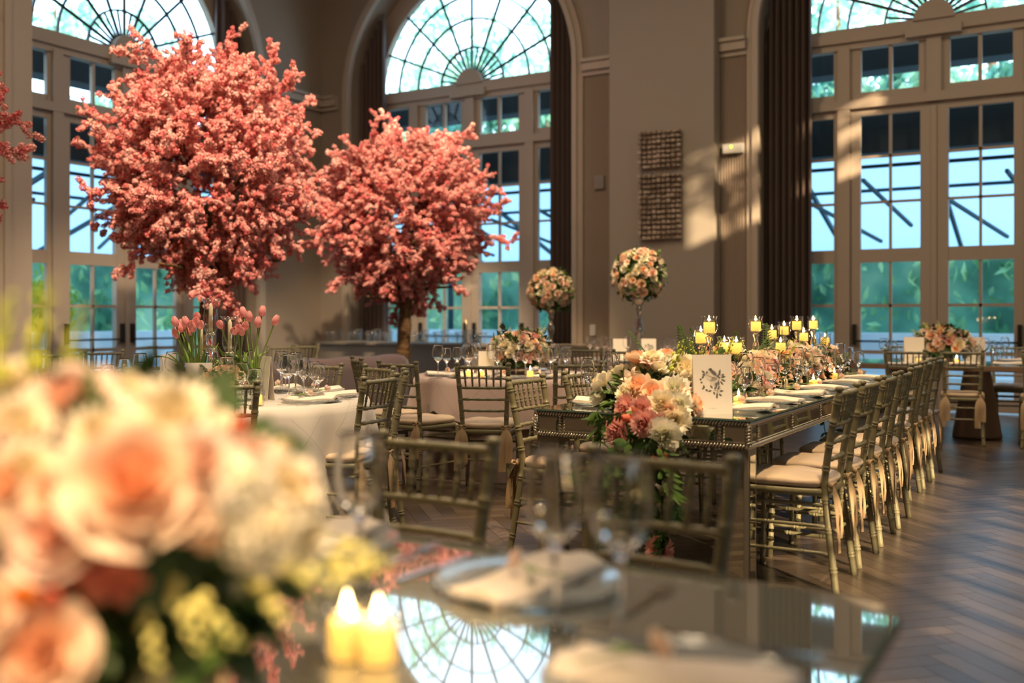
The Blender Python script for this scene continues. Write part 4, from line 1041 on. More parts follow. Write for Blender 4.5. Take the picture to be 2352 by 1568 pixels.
for a in [(395, 960, 98, 1.06, 'lisianthus', 'cream'), (165, 930, 110, 1.07, 'rose', 'blush'), (35, 985, 85, 1.02, 'lisianthus', 'cream'), (310, 1120, 158, .97, 'rose', 'peach'), (455, 1075, 95, 1.0, 'lisianthus', 'blush'),
          (545, 1125, 95, 1.02, 'hydrangea', 'white'), (650, 1130, 88, 1.08, 'lisianthus', 'cream'), (600, 1225, 105, 1.03, 'hydrangea', 'cream'), (120, 1235, 105, .95, 'rose', 'blush'), (215, 1290, 92, .98, 'alstroemeria', 'coral'),
          (20, 1120, 85, .97, 'rose', 'peach'), (95, 1500, 125, .93, 'rose', 'peach'), (-10, 1220, 70, .93, 'bud', 'cream'), (550, 985, 46, 1.08, 'bud', 'coral'), (690, 1225, 66, 1.10, 'lisianthus', 'cream'), (475, 1235, 80, 1.03, 'bud', 'peach'),
          (290, 905, 58, 1.14, 'lisianthus', 'cream'), (225, 1000, 70, 1.02, 'lisianthus', 'cream'), (485, 975, 50, 1.10, 'rose', 'cream'), (60, 1080, 70, .98, 'lisianthus', 'cream'), (130, 1140, 70, .96, 'rose', 'peach'), (420, 1175, 75, .98, 'rose', 'peach'), (20, 880, 70, 1.10, 'rose', 'cream'),
          (270, 1330, 70, .98, 'alstroemeria', 'coral'), (55, 1370, 62, .92, 'bud', 'orange'), (120, 1375, 46, .93, 'bud', 'coral'), (690, 1120, 56, 1.1, 'bud', 'blush'), (-40, 1400, 80, .9, 'rose', 'peach'), (640, 1040, 50, 1.12, 'bud', 'cream'), (-60, 1000, 90, 1.0, 'rose', 'blush'),
          (360, 1005, 60, 1.03, 'rose', 'cream'), (580, 1050, 55, 1.06, 'lisianthus', 'blush'), (180, 1080, 60, .98, 'rose', 'cream')]: fg(*a)
for px, py, r, d, kind, col, nx in [(90, 905, 190, 1.10, 'bud_sprig', 'leaf_lime', 0), (85, 880, 150, 1.12, 'bud_sprig', 'leaf_lime', 0), (5, 930, 190, 1.05, 'bud_sprig', 'leaf_lime', -.1), (160, 860, 120, 1.15, 'bud_sprig', 'leaf_lime', .2)]:
    w = P(px, d, zat(py, d)); flower(ARr, kind, col, w - AR, Vector((nx, .05, 1)), 1.3 * r / FPX * d)
for px, py, r, d, nx, nz in [(380, 1290, 170, 1.0, .5, -.6), (330, 1360, 140, .98, .3, -.7), (440, 1330, 150, 1.0, .7, -.5), (620, 1270, 170, 1.06, 1.0, -.15), (720, 1290, 180, 1.10, 1.0, .05), (560, 1320, 140, 1.04, .8, -.4), (760, 1260, 120, 1.15, 1, .1)]:
    w = P(px, d, zat(py, d)); flower(ARr, 'bud_sprig', 'bud_lime', w - AR, Vector((nx, -.15, nz)), 1.35 * r / FPX * d)
for px, py, r, d, nx, nz, col in [(230, 1400, 190, .98, .1, -.5, 'leaf_dark'), (330, 1430, 200, 1.0, .4, -.6, 'leaf_dark'), (470, 1400, 120, 1.02, .5, -.6, 'leaf'), (180, 1480, 160, .97, .3, -.6, 'leaf_dark'), (540, 1350, 100, 1.05, .8, -.4, 'leaf'), (370, 1020, 60, 1.02, .6, .3, 'leaf'), (650, 1300, 100, 1.08, 1, -.1, 'leaf_lime'),
                                  (20, 1230, 150, .95, -.2, .2, 'leaf'), (250, 1350, 150, 1.0, 0, -.3, 'leaf'), (270, 970, 110, 1.05, -.3, .4, 'leaf'), (40, 1440, 150, .95, -.3, -.2, 'leaf_dark'), (420, 1480, 150, 1.04, .5, -.7, 'leaf')]:
    w = P(px, d, zat(py, d)); flower(ARr, 'leaf_spray', col, w - AR, Vector((nx, -.2, nz)), r / FPX * d)

# ------------------------------------------------------------------ garland down the mirrored table
GX, G0, G1 = -1.88, 4.42, 7.95
GR = thing('flower_garland', 'lush peach and cream flower garland running down the mirrored table and over its end', 'flower garland', (GX, G0, TZ))
core = MB(); rng = random.Random(31)
for k in range(1500):
    y = rng.uniform(-.05, G1 - G0); a = rng.uniform(0, pi); q = rng.uniform(.5, 1.0); p = Vector((.21 * cos(a) * q, y, .17 * sin(a) * q + .012))
    leafblade(core, p, (cos(a) + rng.uniform(-.7, .7), rng.uniform(-1, 1), sin(a) * .8 + rng.uniform(-.1, .6)), (rng.uniform(-1, 1), rng.uniform(-1, 1), 1), .085, .02, rng.randrange(2))
def bed(u, v): a = pi * u; return (.155 * cos(a), (G1 - G0) * v, .125 * sin(a) + .004)
core.grid(bed, 10, 20)
f = core.build('foliage', [M['leaf'], M['leaf_dark']], GR, clean=False); f['kind'] = 'stuff'
cnt = {}
NG = 270
for k in range(NG):
    y = (G1 - G0 + .1) * (k + random.random()) / NG - .05; a = random.choice((random.uniform(.1, 1.5), random.uniform(.1, 3.0))); bump = 1 + .14 * sin(5.1 * y + 1) + random.uniform(-.1, .12)
    kind, col, s, _ = pick(MIX); cnt[kind] = cnt.get(kind, 0) + 1
    if kind in ('rose', 'lisianthus') and cnt[kind] > 80: kind = 'alstroemeria' if k % 3 else 'bud'
    flower(GR, kind, col, (.205 * cos(a) * bump, y, .20 * sin(a) * bump + .02), (cos(a) + random.uniform(-.3, .3), random.uniform(-.5, .2), sin(a) * .9 + .25), (.058 if y < 1.2 else .052) * s * random.uniform(.85, 1.15))
for k in range(34):
    y = (G1 - G0) * k / 34 + .06; a = random.uniform(.05, pi - .05)
    flower(GR, 'leaf_spray', random.choice(('leaf', 'leaf', 'leaf_dark')), (.17 * cos(a), y, .14 * sin(a) + .03), (cos(a), random.uniform(-.5, .4), sin(a) + .1), random.uniform(.07, .11))
for k in range(16):
    y = (G1 - G0) * k / 16; a = random.uniform(.5, pi - .3); flower(GR, 'bud_sprig', 'leaf_lime', (.16 * cos(a), y, .17), (cos(a) * .8, random.uniform(-.4, .4), 1), random.uniform(.12, .20))
for k in range(9): a = random.uniform(.6, 2.6); flower(GR, 'fern', 'leaf', (.1 * cos(a), .4 + k * .36, .16), (cos(a) * .6, random.uniform(-.3, .3), 1), random.uniform(.18, .27))
O = Vector((GX, G0, TZ))
def gw(px, py, rpx, d, kind, col, nx=0, nz=.3, ny=-1):
    w = P(px, d, zat(py, d)); flower(GR, kind, col, w - O, (nx, ny, nz), rpx / FPX * d)
for a in [(1500, 905, 36, 4.60, 'rose', 'peach', .1, .8), (1465, 888, 34, 4.66, 'rose', 'peach', -.3, .8), (1438, 938, 32, 4.58, 'lisianthus', 'pink', -.5, .3), (1472, 938, 28, 4.50, 'lisianthus', 'pink', -.1, .4), (1418, 992, 34, 4.52, 'lisianthus', 'pink', -.4, 0), (1478, 972, 32, 4.42, 'lisianthus', 'pink', 0, .1),
          (1505, 968, 30, 4.46, 'alstroemeria', 'pink', .2, .1), (1520, 928, 34, 4.5, 'lisianthus', 'cream', .2, .5), (1548, 895, 34, 4.6, 'lisianthus', 'white', .4, .7), (1535, 940, 26, 4.48, 'rose', 'peach', .3, .3), (1548, 965, 36, 4.46, 'lisianthus', 'cream', .3, .1), (1525, 1000, 40, 4.38, 'lisianthus', 'white', .2, -.1),
          (1440, 905, 30, 4.66, 'lisianthus', 'cream', -.5, .7), (1530, 860, 42, 4.8, 'lisianthus', 'white', 0, 1), (1480, 855, 40, 4.85, 'lisianthus', 'cream', -.2, 1), (1560, 930, 30, 4.5, 'lisianthus', 'white', .5, .4), (1445, 870, 30, 4.8, 'alstroemeria', 'blush', -.5, .8), (1572, 850, 40, 4.8, 'rose', 'cream', .2, 1), (1500, 830, 34, 5.0, 'alstroemeria', 'pink', -.2, 1),
          (1465, 955, 24, 4.46, 'alstroemeria', 'coral', -.2, .1), (1515, 1048, 24, 4.36, 'alstroemeria', 'coral', 0, -.2), (1440, 960, 20, 4.46, 'bud', 'coral', -.3, .1), (1560, 990, 26, 4.44, 'bud', 'white', .4, -.1), (1525, 1130, 24, 4.38, 'lisianthus', 'white', .2, -.2), (1530, 1200, 26, 4.4, 'alstroemeria', 'coral', .2, -.2), (1515, 1265, 34, 4.4, 'lisianthus', 'pink', 0, .2)]: gw(*a)
for px, py, r, d, nx, nz, col in [(1430, 950, 55, 4.44, -.8, -.3, 'leaf'), (1445, 1010, 110, 4.38, -.6, -.8, 'leaf'), (1480, 1010, 130, 4.36, 0, -1, 'leaf'), (1520, 1020, 120, 4.36, .3, -1, 'leaf'), (1500, 1060, 130, 4.36, .1, -1, 'leaf_dark'), (1545, 1070, 120, 4.36, .3, -1, 'leaf'), (1412, 900, 45, 4.6, -1, .1, 'leaf'), (1500, 1000, 110, 4.36, -.2, -.9, 'leaf_dark'),
                                  (1415, 1020, 80, 4.40, -.3, -1, 'leaf'), (1530, 1130, 110, 4.36, .15, -1, 'leaf'), (1535, 1190, 110, 4.37, 0, -1, 'leaf_dark'), (1575, 900, 40, 4.8, .8, .4, 'leaf'), (1578, 870, 40, 4.9, .3, .8, 'leaf_dark'), (1560, 1010, 90, 4.4, .6, -.6, 'leaf_dark')]:
    w = P(px, d, zat(py, d)); flower(GR, 'leaf_spray', col, w - O, (nx, -.35, nz), r / FPX * d)
mb = MB(); rng = random.Random(8)                          # trailing vines at both ends
for x0, y0, y1, zb_ in [(-.12, -.10, -.24, .10), (.02, -.10, -.22, .05), (.10, -.10, -.24, .22), (-.05, G1 - G0 + .2, G1 - G0 + .42, .12), (.10, G1 - G0 + .2, G1 - G0 + .45, .2), (.2, G1 - G0 + .2, G1 - G0 + .4, .3)]:
    pts = smooth_path([(x0, y0 + (.12 if y0 < 0 else -.12), .05), (x0, y1 * .9 + y0 * .1, .03), (x0 + .02, y1, -.12), (x0 - .02, y1 + .01, -.4), (x0 + .03, y1, zb_ - TZ)], 6); mb.tube(pts, .004, 5)
    for k in range(46):
        p = pts[int(rng.uniform(.25, 1) * (len(pts) - 1))]; leafblade(mb, p, (rng.uniform(-1, 1), rng.uniform(-1, 1), rng.uniform(-1, .3)), (rng.uniform(-1, 1), rng.uniform(-1, 1), .3), rng.uniform(.05, .10), .016)
mb.build('trailing_vines', M['leaf'], GR, clean=False)
for k in range(14):                                          # far-end spill
    flower(GR, random.choice(('lisianthus', 'rose', 'leaf_spray')), None, (0, 0, 0), (0, 0, 1), .01) if 0 else None
    a = random.uniform(0, 1); flower(GR, 'alstroemeria', random.choice(('blush', 'pink')), (random.uniform(-.2, .25), G1 - G0 + .32, .05 - a * .35), (random.uniform(-.3, .6), 1, .1), .045)

# ------------------------------------------------------------------ candles in goblets among the garland
def make_candle(rad, h):
    def mk():
        t = thing('candle', 'x', 'candle'); mb = MB()
        mb.lathe([(0, 0), (rad, 0), (rad, h), (rad * .9, h + .0015), (rad * .4, h - .003), (0, h - .003)], n=24); mb.build('wax', M['wax'], t)
        mb = MB(); mb.tube([(0, 0, h - .004), (.001, 0, h + .010)], .0013, 5); mb.build('wick', M['wick'], t)
        mb = MB(); mb.lathe([(0, 0), (.0035, .002), (.0062, .009), (.0058, .016), (.003, .026), (0, .036)], (.001, 0, h + .006), 10); mb.build('flame', M['flame'], t)
        return t
    return mk
def candle_light(p, e=.7):
    l = bpy.data.lights.new('candle_light', 'POINT'); l.energy = e; l.color = (1, .62, .26); l.shadow_soft_size = .012
    o = bpy.data.objects.new('candle_light', l); COL.objects.link(o); o.location = p
def make_holder(H):
    def mk():
        t = thing('candle_holder', 'x', 'candle holder'); b0 = H - .105
        mb = MB(); mb.lathe([(0, 0), (.045, 0), (.046, .004), (.02, .012), (.009, .022)] + ([(.007, b0 * .3), (.016, b0 * .42), (.018, b0 * .47), (.015, b0 * .53), (.008, b0 * .58), (.02, b0 * .68), (.023, b0 * .74), (.02, b0 * .80), (.009, b0 * .88)] if H > .3 else [(.008, b0 * .4), (.02, b0 * .6), (.012, b0 * .8)]) + [(.022, b0 * .96), (.012, b0), (0, b0)], n=20)
        mb.build('stem', M['crystal2'], t)
        mb = MB(); pr = smooth_path([Vector((r, 0, z + b0)) for r, z in ((.002, .002), (.026, .006), (.040, .022), (.046, .045), (.041, .075), (.039, .088), (.047, .105))], 4)
        pr = [(p.x, p.z) for p in pr]; mb.lathe(pr + [(r - .0015, z) for r, z in reversed(pr)], n=28); mb.build('bowl', M['thin'], t, clean=False)
        return t
    return mk
HOLD = {}; CND = Proto(make_candle(.0315, .058)); VCN = Proto(make_candle(.024, .05))
CL = [(1629, 5.55, .455, 0, 'tallest nearest goblet'), (1610, 5.75, .40, -.06, 'goblet half hidden behind the tallest near one'), (1664, 5.85, .335, .03, 'low goblet, left of the touching low pair'), (1691, 5.75, .335, .10, 'low goblet, right of the touching low pair'),
      (1736, 6.35, .455, -.02, 'tall goblet beside the tallest fern'), (1773, 6.75, .40, .0, 'medium goblet right of the fern'), (1801, 7.35, .42, -.06, 'small goblet at the back between tall ones'), (1793, 6.55, .32, .10, 'lowest goblet in the middle of the garland'),
      (1830, 7.0, .46, .05, 'tall goblet right of the middle'), (1846, 7.5, .37, .0, 'goblet tucked behind the right tall pair'), (1868, 7.6, .46, .05, 'tall goblet nearest the window'), (1895, 7.7, .33, .14, 'last low goblet at the window end')]
for px, d, H, dxx, lab in CL:
    H = round(H, 2); p = P(px, d, TZ)
    if H not in HOLD: HOLD[H] = Proto(make_holder(H))
    HOLD[H].put(p, random.uniform(0, 6), 'crystal candle holder: ' + lab + ' of the mirrored table', 'crystal goblets along the garland')
    q = p + Vector((0, 0, H - .105 + .012)); CND.put(q, random.uniform(0, 6), 'lit yellow candle in the ' + lab, 'candles along the garland')
    candle_light(q + Vector((0, 0, .074)), 1.6)
def make_votive():
    t = thing('votive_glass', 'x', 'candle holder'); mb = MB(); n = 36; vs_ = []
    pr = [(0, .003), (.030, .003), (.034, .02), (.036, .05), (.034, .085), (.033, .085), (.034, .05), (.032, .02), (0, .006)]
    for i, (r, z) in enumerate(pr):
        for k in range(n): a = 2 * pi * k / n; q = .0016 * cos(12 * a) if 1 <= i <= 4 else 0; vs_.append(((r + q) * cos(a), (r + q) * sin(a), z))
    mb.add(vs_, [(i * n + k, i * n + (k + 1) % n, (i + 1) * n + (k + 1) % n, (i + 1) * n + k) for i in range(len(pr) - 1) for k in range(n)])
    ob('cup', mb.mesh('cup', M['thin']), t); return t
VOT = Proto(make_votive)
def votive(p, lab, e=.35, light=True, s=1.0):
    VOT.put(p, random.uniform(0, 6), 'ribbed glass votive ' + lab, 'votive glasses'); q = Vector(p) + Vector((0, 0, .008))
    VCN.put(q, 0, 'small candle in the votive ' + lab, 'votive candles')
    if light: candle_light(q + Vector((0, 0, .066)), e * 2.2)
votive(P(796, 1.38, .76), 'on the glass table, left of the blurred near pair', .5); votive(P(868, 1.36, .76), 'on the glass table, right of the blurred near pair', .5)
votive(P(1696, 4.98, TZ), 'beside the bird card on the mirrored table'); votive(P(1868, 6.3, TZ), 'at the right foot of the garland, middle of its three'); votive(P(1916, 7.05, TZ), 'at the right foot of the garland near the window')
votive(cf(-.34, 7.75) + Vector((0, 0, .76)), 'on the mauve table, left one before the purple card'); votive(cf(-.24, 7.7) + Vector((0, 0, .76)), 'on the mauve table, right one before the purple card'); votive(cf(.14, 7.75) + Vector((0, 0, .76)), 'on the mauve table in front of its flowers')
votive(P(2110, 10.0, .76), 'on the cone-footed table, left of its flowers', .4); votive(P(2197, 9.95, .76), 'on the cone-footed table, right of its flowers', .4)
votive(P(592, 5.35, .76), 'on the white round table beside the tall card', .3)
# ------------------------------------------------------------------ place settings
RBM = None
def rosebud_proto():
    def mk():
        t = thing('rosebud', 'x', 'flower'); ob('bloom', fmesh('rose', 'blush', 0), t, (0, 0, .012), (pi / 2 * .8, 0, .3), .016)
        mb = MB(); mb.tube([(0, .01, .008), (.01, .05, .004), (.0, .09, .003)], .0018, 5); leafblade(mb, (.005, .03, .006), (.8, .5, .2), (0, 0, 1), .03, .008); mb.build('stem', M['stem'], t, clean=False); return t
    return Proto(mk)
BUD = rosebud_proto()
def setting(c, ox, oy, where, grp, z, glasses=3, cutlery=True, near=False, gin=.25, inner=True):
    """c: centre of the plate, (ox, oy): unit vector from the plate towards the diner"""
    c = Vector((c[0], c[1], z)); o = Vector((ox, oy, 0)).normalized(); s = Vector((-o.y, o.x, 0)); rz = atan2(o.x, -o.y)
    CHARGER.put(c, rz, 'clear beaded glass charger plate ' + where, 'charger plates ' + grp)
    NAP[random.randrange(3)].put(c + Vector((0, 0, .012)), rz + random.uniform(-.15, .15), 'folded ivory napkin ' + where, 'napkins ' + grp)
    BUD.put(c + s * .015 + Vector((0, 0, .036)) - o * .02, rz + random.uniform(.6, 1.6), 'pink rosebud on the napkin ' + where, 'rosebuds ' + grp, 1.25)
    if cutlery:
        FORK.put(c - s * .215 + o * .02, rz + pi, 'steel fork by the plate ' + where, 'forks ' + grp); KNIFE.put(c + s * .215 + o * .02, rz + pi, 'steel knife by the plate ' + where, 'knives ' + grp)
    for k, (pr, ds, di, nm) in enumerate(((GA, .085, gin, 'largest wine glass'), (GB, .165, gin - .045, 'slim wine glass'), (GC, .235, gin - .10, 'short water glass'))[:glasses]):
        g = pr if not near else (GAF, GB, GC)[k]
        g.put(c - o * di + s * ds, random.uniform(0, 6), nm + ' ' + where, 'wine glasses ' + grp)
for i, y in enumerate((4.80, 5.30, 5.84, 6.38, 7.02, 7.62)):
    setting((-1.497, y), 1, 0, 'at the ' + ORD[i] + ' seat on the right of the mirrored table', 'on the right of the mirrored table', TZ, gin=.175)
for i, y in enumerate((4.72, 5.34, 5.98, 6.62, 7.26)):
    setting((-2.215, y), -1, 0, 'at the ' + ORD[i] + ' seat on the left of the mirrored table', 'on the left of the mirrored table', TZ, glasses=0 if i == 0 else 2, gin=.16)
for px, py, pr, lab in ((1350, 922, GB, 'slim wine glass standing alone at the left corner of the mirrored table'), (1403, 916, GA, 'large wine glass beside the garland at the left corner of the mirrored table')):
    d = (CAMH - TZ) * FPX / (py - HOR); pr.put(P(px, d, TZ), 0, lab, 'wine glasses at the left corner of the mirrored table')
n1 = ['front', 'right front', 'right', 'right back', 'back right', 'back', 'back left', 'left']
for i, a in enumerate((-76, -22, 8, 38, 68, 98, 128, 160)):
    ca, sa = cos(radians(a)), sin(radians(a)); p = cf(-1.74 + .67 * ca, 5.85 + .67 * sa); o = p - C1
    setting(p, o.x, o.y, 'at the ' + n1[i] + ' of the white round table', 'on the white round table', .76, gin=.21)
for i, (a, nm) in enumerate(((-98, 'front'), (-126, 'left front'), (-69, 'right front'), (-40, 'right'), (-160, 'left'), (75, 'far side'), (130, 'far left'))):
    ca, sa = cos(radians(a)), sin(radians(a)); p = cf(.58 * ca, 8.3 + .58 * sa); o = p - C2
    setting(p, o.x, o.y, 'at the ' + nm + ' of the mauve round table', 'on the mauve round table', .76, glasses=2, cutlery=i < 3, gin=.2)
# loose clusters of glasses seen beside the mauve table's flowers
for i, (px, d, pr) in enumerate(((1006, 7.75, GA), (1026, 7.95, GB), (1050, 8.1, GB), (1073, 7.9, GA), (1272, 8.2, GB), (1302, 8.35, GB))):
    pr.put(P(px, d, .76), 0, 'wine glass on the mauve round table, ' + ORD[i] + ' from its left edge', 'loose wine glasses on the mauve table')
# near glass table
setting(cw(.03, 1.76), .02, 1, 'in the middle of the blurred glass table', 'on the glass table', .76, 0, near=True)
setting(cw(.20, 1.27), 1, 0, 'cut by the bottom edge on the blurred glass table', 'on the glass table', .76, 0, near=True)
setting(cw(-.40, 2.08), 0, 1, 'behind the blurred flowers on the glass table', 'on the glass table', .76, 0)
for i, (px, d, pr, lab) in enumerate(((826, 1.74, GAF, 'blurred wine glass behind the near votives'), (1274, 1.52, GAF, 'blurred wine glass, left of the near pair at centre'), (1424, 1.46, GAF, 'blurred wine glass, right of the near pair at centre'))):
    pr.put(P(px, d, .76), i, lab + ' on the glass table', 'blurred wine glasses on the glass table')
# cone-footed table and far table
for i, (px, d) in enumerate(((2030, 10.1), (2052, 10.4), (2068, 10.2), (2262, 10.1), (2280, 10.4), (2296, 10.2), (2308, 10.5))):
    (GA, GB, GC)[i % 3].put(P(px, d, .76), 0, 'wine glass on the cone-footed table, ' + ORD[i] + ' from its left end', 'wine glasses on the cone-footed table')
for i, (px, d) in enumerate(((2075, 9.92), (2215, 9.9), (2320, 9.9), (2330, 10.75), (2150, 10.8))):
    p = P(px, d, .76); CHARGER.put(p, 0, 'glass charger plate on the cone-footed table, setting ' + ORD[i] + ' from left', 'charger plates on the cone-footed table'); NAP[i % 3].put(p + Vector((0, 0, .012)), pi / 2, 'ivory napkin on the cone-footed table, ' + ORD[i] + ' plate from left', 'napkins on the cone-footed table')
for i, (px, d) in enumerate(((1355, 11.1), (1372, 11.4), (1388, 11.2), (1400, 11.0), (1440, 10.75), (1520, 10.9), (1532, 11.2), (1545, 11.0), (1556, 11.3), (1566, 11.1))):
    (GA, GB)[i % 2].put(P(px, d, .76), 0, 'wine glass on the far table, ' + ORD[i] + ' from its left', 'wine glasses on the far table')
for i, (px, d) in enumerate(((1370, 10.75), (1455, 10.5), (1545, 10.7))):
    CHARGER.put(P(px, d, .76), 0, 'glass charger plate on the far table, ' + ORD[i] + ' from left', 'charger plates on the far table')

# ------------------------------------------------------------------ cards
def ink(mb, pts, y, mat=0):
    mb.add([(x, y, z) for x, z in pts], [tuple(range(len(pts)))], mat, False)
def ell(cx, cz, rx, rz, rot=0, n=14): return [(cx + rx * cos(a) * cos(rot) - rz * sin(a) * sin(rot), cz + rx * cos(a) * sin(rot) + rz * sin(a) * cos(rot)) for a in [2 * pi * k / n for k in range(n)]]
def leafp(x, z, a, L, W): return [(x + L * t * cos(a) - w * W * sin(a), z + L * t * sin(a) + w * W * cos(a)) for t, w in ((0, 0), (.3, .8), (.6, .9), (1, 0), (.6, -.9), (.3, -.8))]
def card(loc, rz, w, h, label, art=True, color='card', lines=0, group=None):
    t = thing('menu_card', label, 'menu card', loc, rz, group)
    mb = MB(); e = .016; mb.box(-w / 2, w / 2, -.0008, .0008, 0, h, 0, lambda x, y, z: (x, y + .022 * (z / h) - .022, z)); mb.box(-w / 2, w / 2, -.0008, .0008, 0, h, 0, lambda x, y, z: (x, y - .022 * (z / h) + .024, z))
    mb.build('folded_card', M[color], t)
    rake = lambda mb: [(x, y + .022 * (z / h) - .022 - .0013, z) for x, y, z in mb.v]
    if art:
        mb = MB(); s = h / .277 * .80; rng = random.Random(4)
        for c in ((.012, .150, .030, .026, .3), (-.004, .185, .040, .034, 0), (.030, .115, .022, .034, .2)): ink(mb, ell(c[0] * s, c[1] * s, c[2] * s, c[3] * s, c[4]), .0003, 1)
        # bird on a bough: body, head, tail, beak
        ink(mb, ell(.006 * s, .204 * s, .026 * s, .0105 * s, radians(-42)), 0); ink(mb, ell(-.011 * s, .222 * s, .010 * s, .009 * s), 0); ink(mb, leafp(-.018 * s, .223 * s, radians(200), .010 * s, .003 * s), 0); ink(mb, leafp(.022 * s, .190 * s, radians(-40), .035 * s, .006 * s), 0)
        for x, z, a, L in ((.03, .18, .9, .034), (.04, .195, 1.3, .03), (.048, .175, .2, .034), (.05, .165, -.4, .032), (.045, .155, -.9, .032), (.035, .16, -1.5, .034), (.03, .145, -2, .03), (.055, .185, .6, .02), (-.045, .20, 2.4, .026), (-.04, .19, 3.0, .024), (-.05, .185, 3.9, .022), (-.035, .195, 1.4, .02), (-.065, .16, 2.5, .016), (-.06, .15, 3.6, .014),
                           (-.05, .11, 1.8, .024), (-.045, .108, -.6, .022), (-.052, .112, 3.2, .014), (0, .11, 2.2, .028), (.008, .105, .8, .026), (-.006, .10, 3.4, .024), (.004, .095, -1.2, .024), (.03, .10, 1.2, .03), (.04, .095, .1, .026), (.028, .085, -1.8, .028), (.035, .08, -.6, .024), (.02, .07, -1.2, .02)):
            ink(mb, leafp(x * s, z * s, a, L * s, .0065 * s), 0)
        def stroke(pts, wd): 
            for (x0, z0), (x1, z1) in zip(pts, pts[1:]):
                l = sqrt((x1 - x0) ** 2 + (z1 - z0) ** 2); nx, nz = -(z1 - z0) / l * wd, (x1 - x0) / l * wd; ink(mb, [(x0 + nx, z0 + nz), (x1 + nx, z1 + nz), (x1 - nx, z1 - nz), (x0 - nx, z0 - nz)], .0001)
        stroke([(.055 * s, .195 * s), (.04 * s, .17 * s), (.036 * s, .14 * s), (.03 * s, .10 * s), (.02 * s, .075 * s)], .0012 * s); stroke([(.03 * s, .18 * s), (0, .175 * s), (-.03 * s, .188 * s), (-.05 * s, .2 * s)], .0011 * s); stroke([(.03 * s, .1 * s), (.005 * s, .1 * s)], .001 * s)
        for k in range(13): x = (-.026 + .004 * k) * s; stroke([(x, .0335 * s), (x + .0026 * s, (.0335 + .0022 * (k % 3)) * s)], .0005 * s)
        for k in range(3): x = (-.006 + .004 * k) * s; stroke([(x, .0275 * s), (x + .0026 * s, .0275 * s)], .0004 * s)
        mb.v = [(x, y, z + (.038 * s if z > .05 * s else 0)) for x, y, z in mb.v]; mb.v = rake(mb); mb.build('bird_print', [M['card_ink'], M['card_grey']], t, clean=False)
    if lines:
        mb = MB(); rng = random.Random(lines)
        for k in range(lines):
            z = h * (.70 - .5 * k / lines); wl = w * rng.uniform(.5, .68); x = -w * .34
            while x < -w * .34 + wl: q = rng.uniform(.004, .012); ink(mb, [(x, z), (x + q, z), (x + q, z + .0022), (x, z + .0022)], 0); x += q + .003
        mb.v = rake(mb); mb.build('printed_lines', M['card_grey'] if color == 'card' else M['card_ink'], t, clean=False)
d = (CAMH - TZ) * FPX / (950 - HOR); p = P(1635, d, TZ); RY = TH
card(p, RY + radians(6), .186, .278, 'tall ivory menu card printed with a grey bird and blossom on the mirrored table')
card(P(457, 5.55, .76), RY + .1, .145, .222, 'small white card with printed lines before the left tulips on the white round table', False, lines=4)
card(P(611, 5.75, .76), RY - .9, .13, .25, 'tall white card turned sideways by the right tulips on the white round table', False)
card(P(388, 6.35, .76), RY, .10, .24, 'pale card among the glasses at the left of the white round table', False)
card(P(1117, 7.95, .76), RY + .2, .125, .205, 'mauve-grey printed card beside the flowers on the mauve round table', False, 'card', 11)
card(P(2099, 10.25, .76), RY - .1, .20, .27, 'ivory card left of the flowers on the cone-footed table', False); card(P(2239, 10.2, .76), RY - .1, .20, .27, 'ivory card with dark bird print right of the flowers on the cone-footed table')
card(P(1424, 10.9, .76), RY, .15, .24, 'ivory card left of the tall vase on the far table', False); card(P(1490, 10.9, .76), RY, .16, .24, 'ivory bird card right of the tall vase on the far table')

# ------------------------------------------------------------------ other flower pieces
FA = thing('flower_arrangement', 'low pink, peach and white arrangement on the mauve round table', 'flower arrangement', cf(.06, 8.35) + Vector((0, 0, .76)))
mb = MB(); mb.lathe([(0, 0), (.10, 0), (.105, .07), (.10, .07), (.095, .01), (0, .01)], n=28); mb.build('bowl', M['silver'], FA)
dome(FA, (0, 0, .17), .27, .24, .19, 78, MIX, .052, -.25, 14, 6, lsize=.095)
FB = thing('flower_arrangement', 'coral and white arrangement on the cone-footed table', 'flower arrangement', P(2166, 10.35, .76))
mb = MB(); mb.lathe([(0, 0), (.10, 0), (.105, .07), (.10, .07), (.095, .01), (0, .01)], n=28); mb.build('bowl', M['silver'], FB)
dome(FB, (0, 0, .19), .29, .24, .19, 72, MIX + [('lisianthus', 'coral', .9, 14)], .055, -.25, 12, 6, lsize=.10)
def tall_ball(c, zc, R, zb, label, n=115):
    t = thing('flower_ball', label, 'flower arrangement', c, 0, 'tall flower balls'); H = zc - zb - R * .80
    mb = MB(); mb.lathe([(0, 0), (.11, 0), (.115, .012), (.07, .03), (.03, .06), (.022, .10), (.035, H * .30), (.05, H * .42), (.055, H * .52), (.03, H * .62), (.022, H * .72), (.045, H * .78), (.03, H * .84), (.05, H * .92), (.14, H), (.13, H + .01), (0, H)], n=24); mb.build('crystal_vase', M['vase_'], t)
    dome(t, (0, 0, zc - zb), R, R, R, n, MIXW, .050, -.80, 36, 0, 'leaf', .085, .06)
M['vase_'] = mat('mercury_glass', (.55, .50, .44), .10, .85)
tall_ball(P(1468, 11.3, .76), 1.235 + 96 / FPX * 11.3, .31, .76, 'larger tall ball of cream and peach roses on a slim silver vase')
pz = .835; dA = 13.75
tall_ball(P(1265, dA, pz), 1.235 + 60 / FPX * dA, .315, pz, 'smaller tall ball of roses on a silver vase beside the stack of plates')
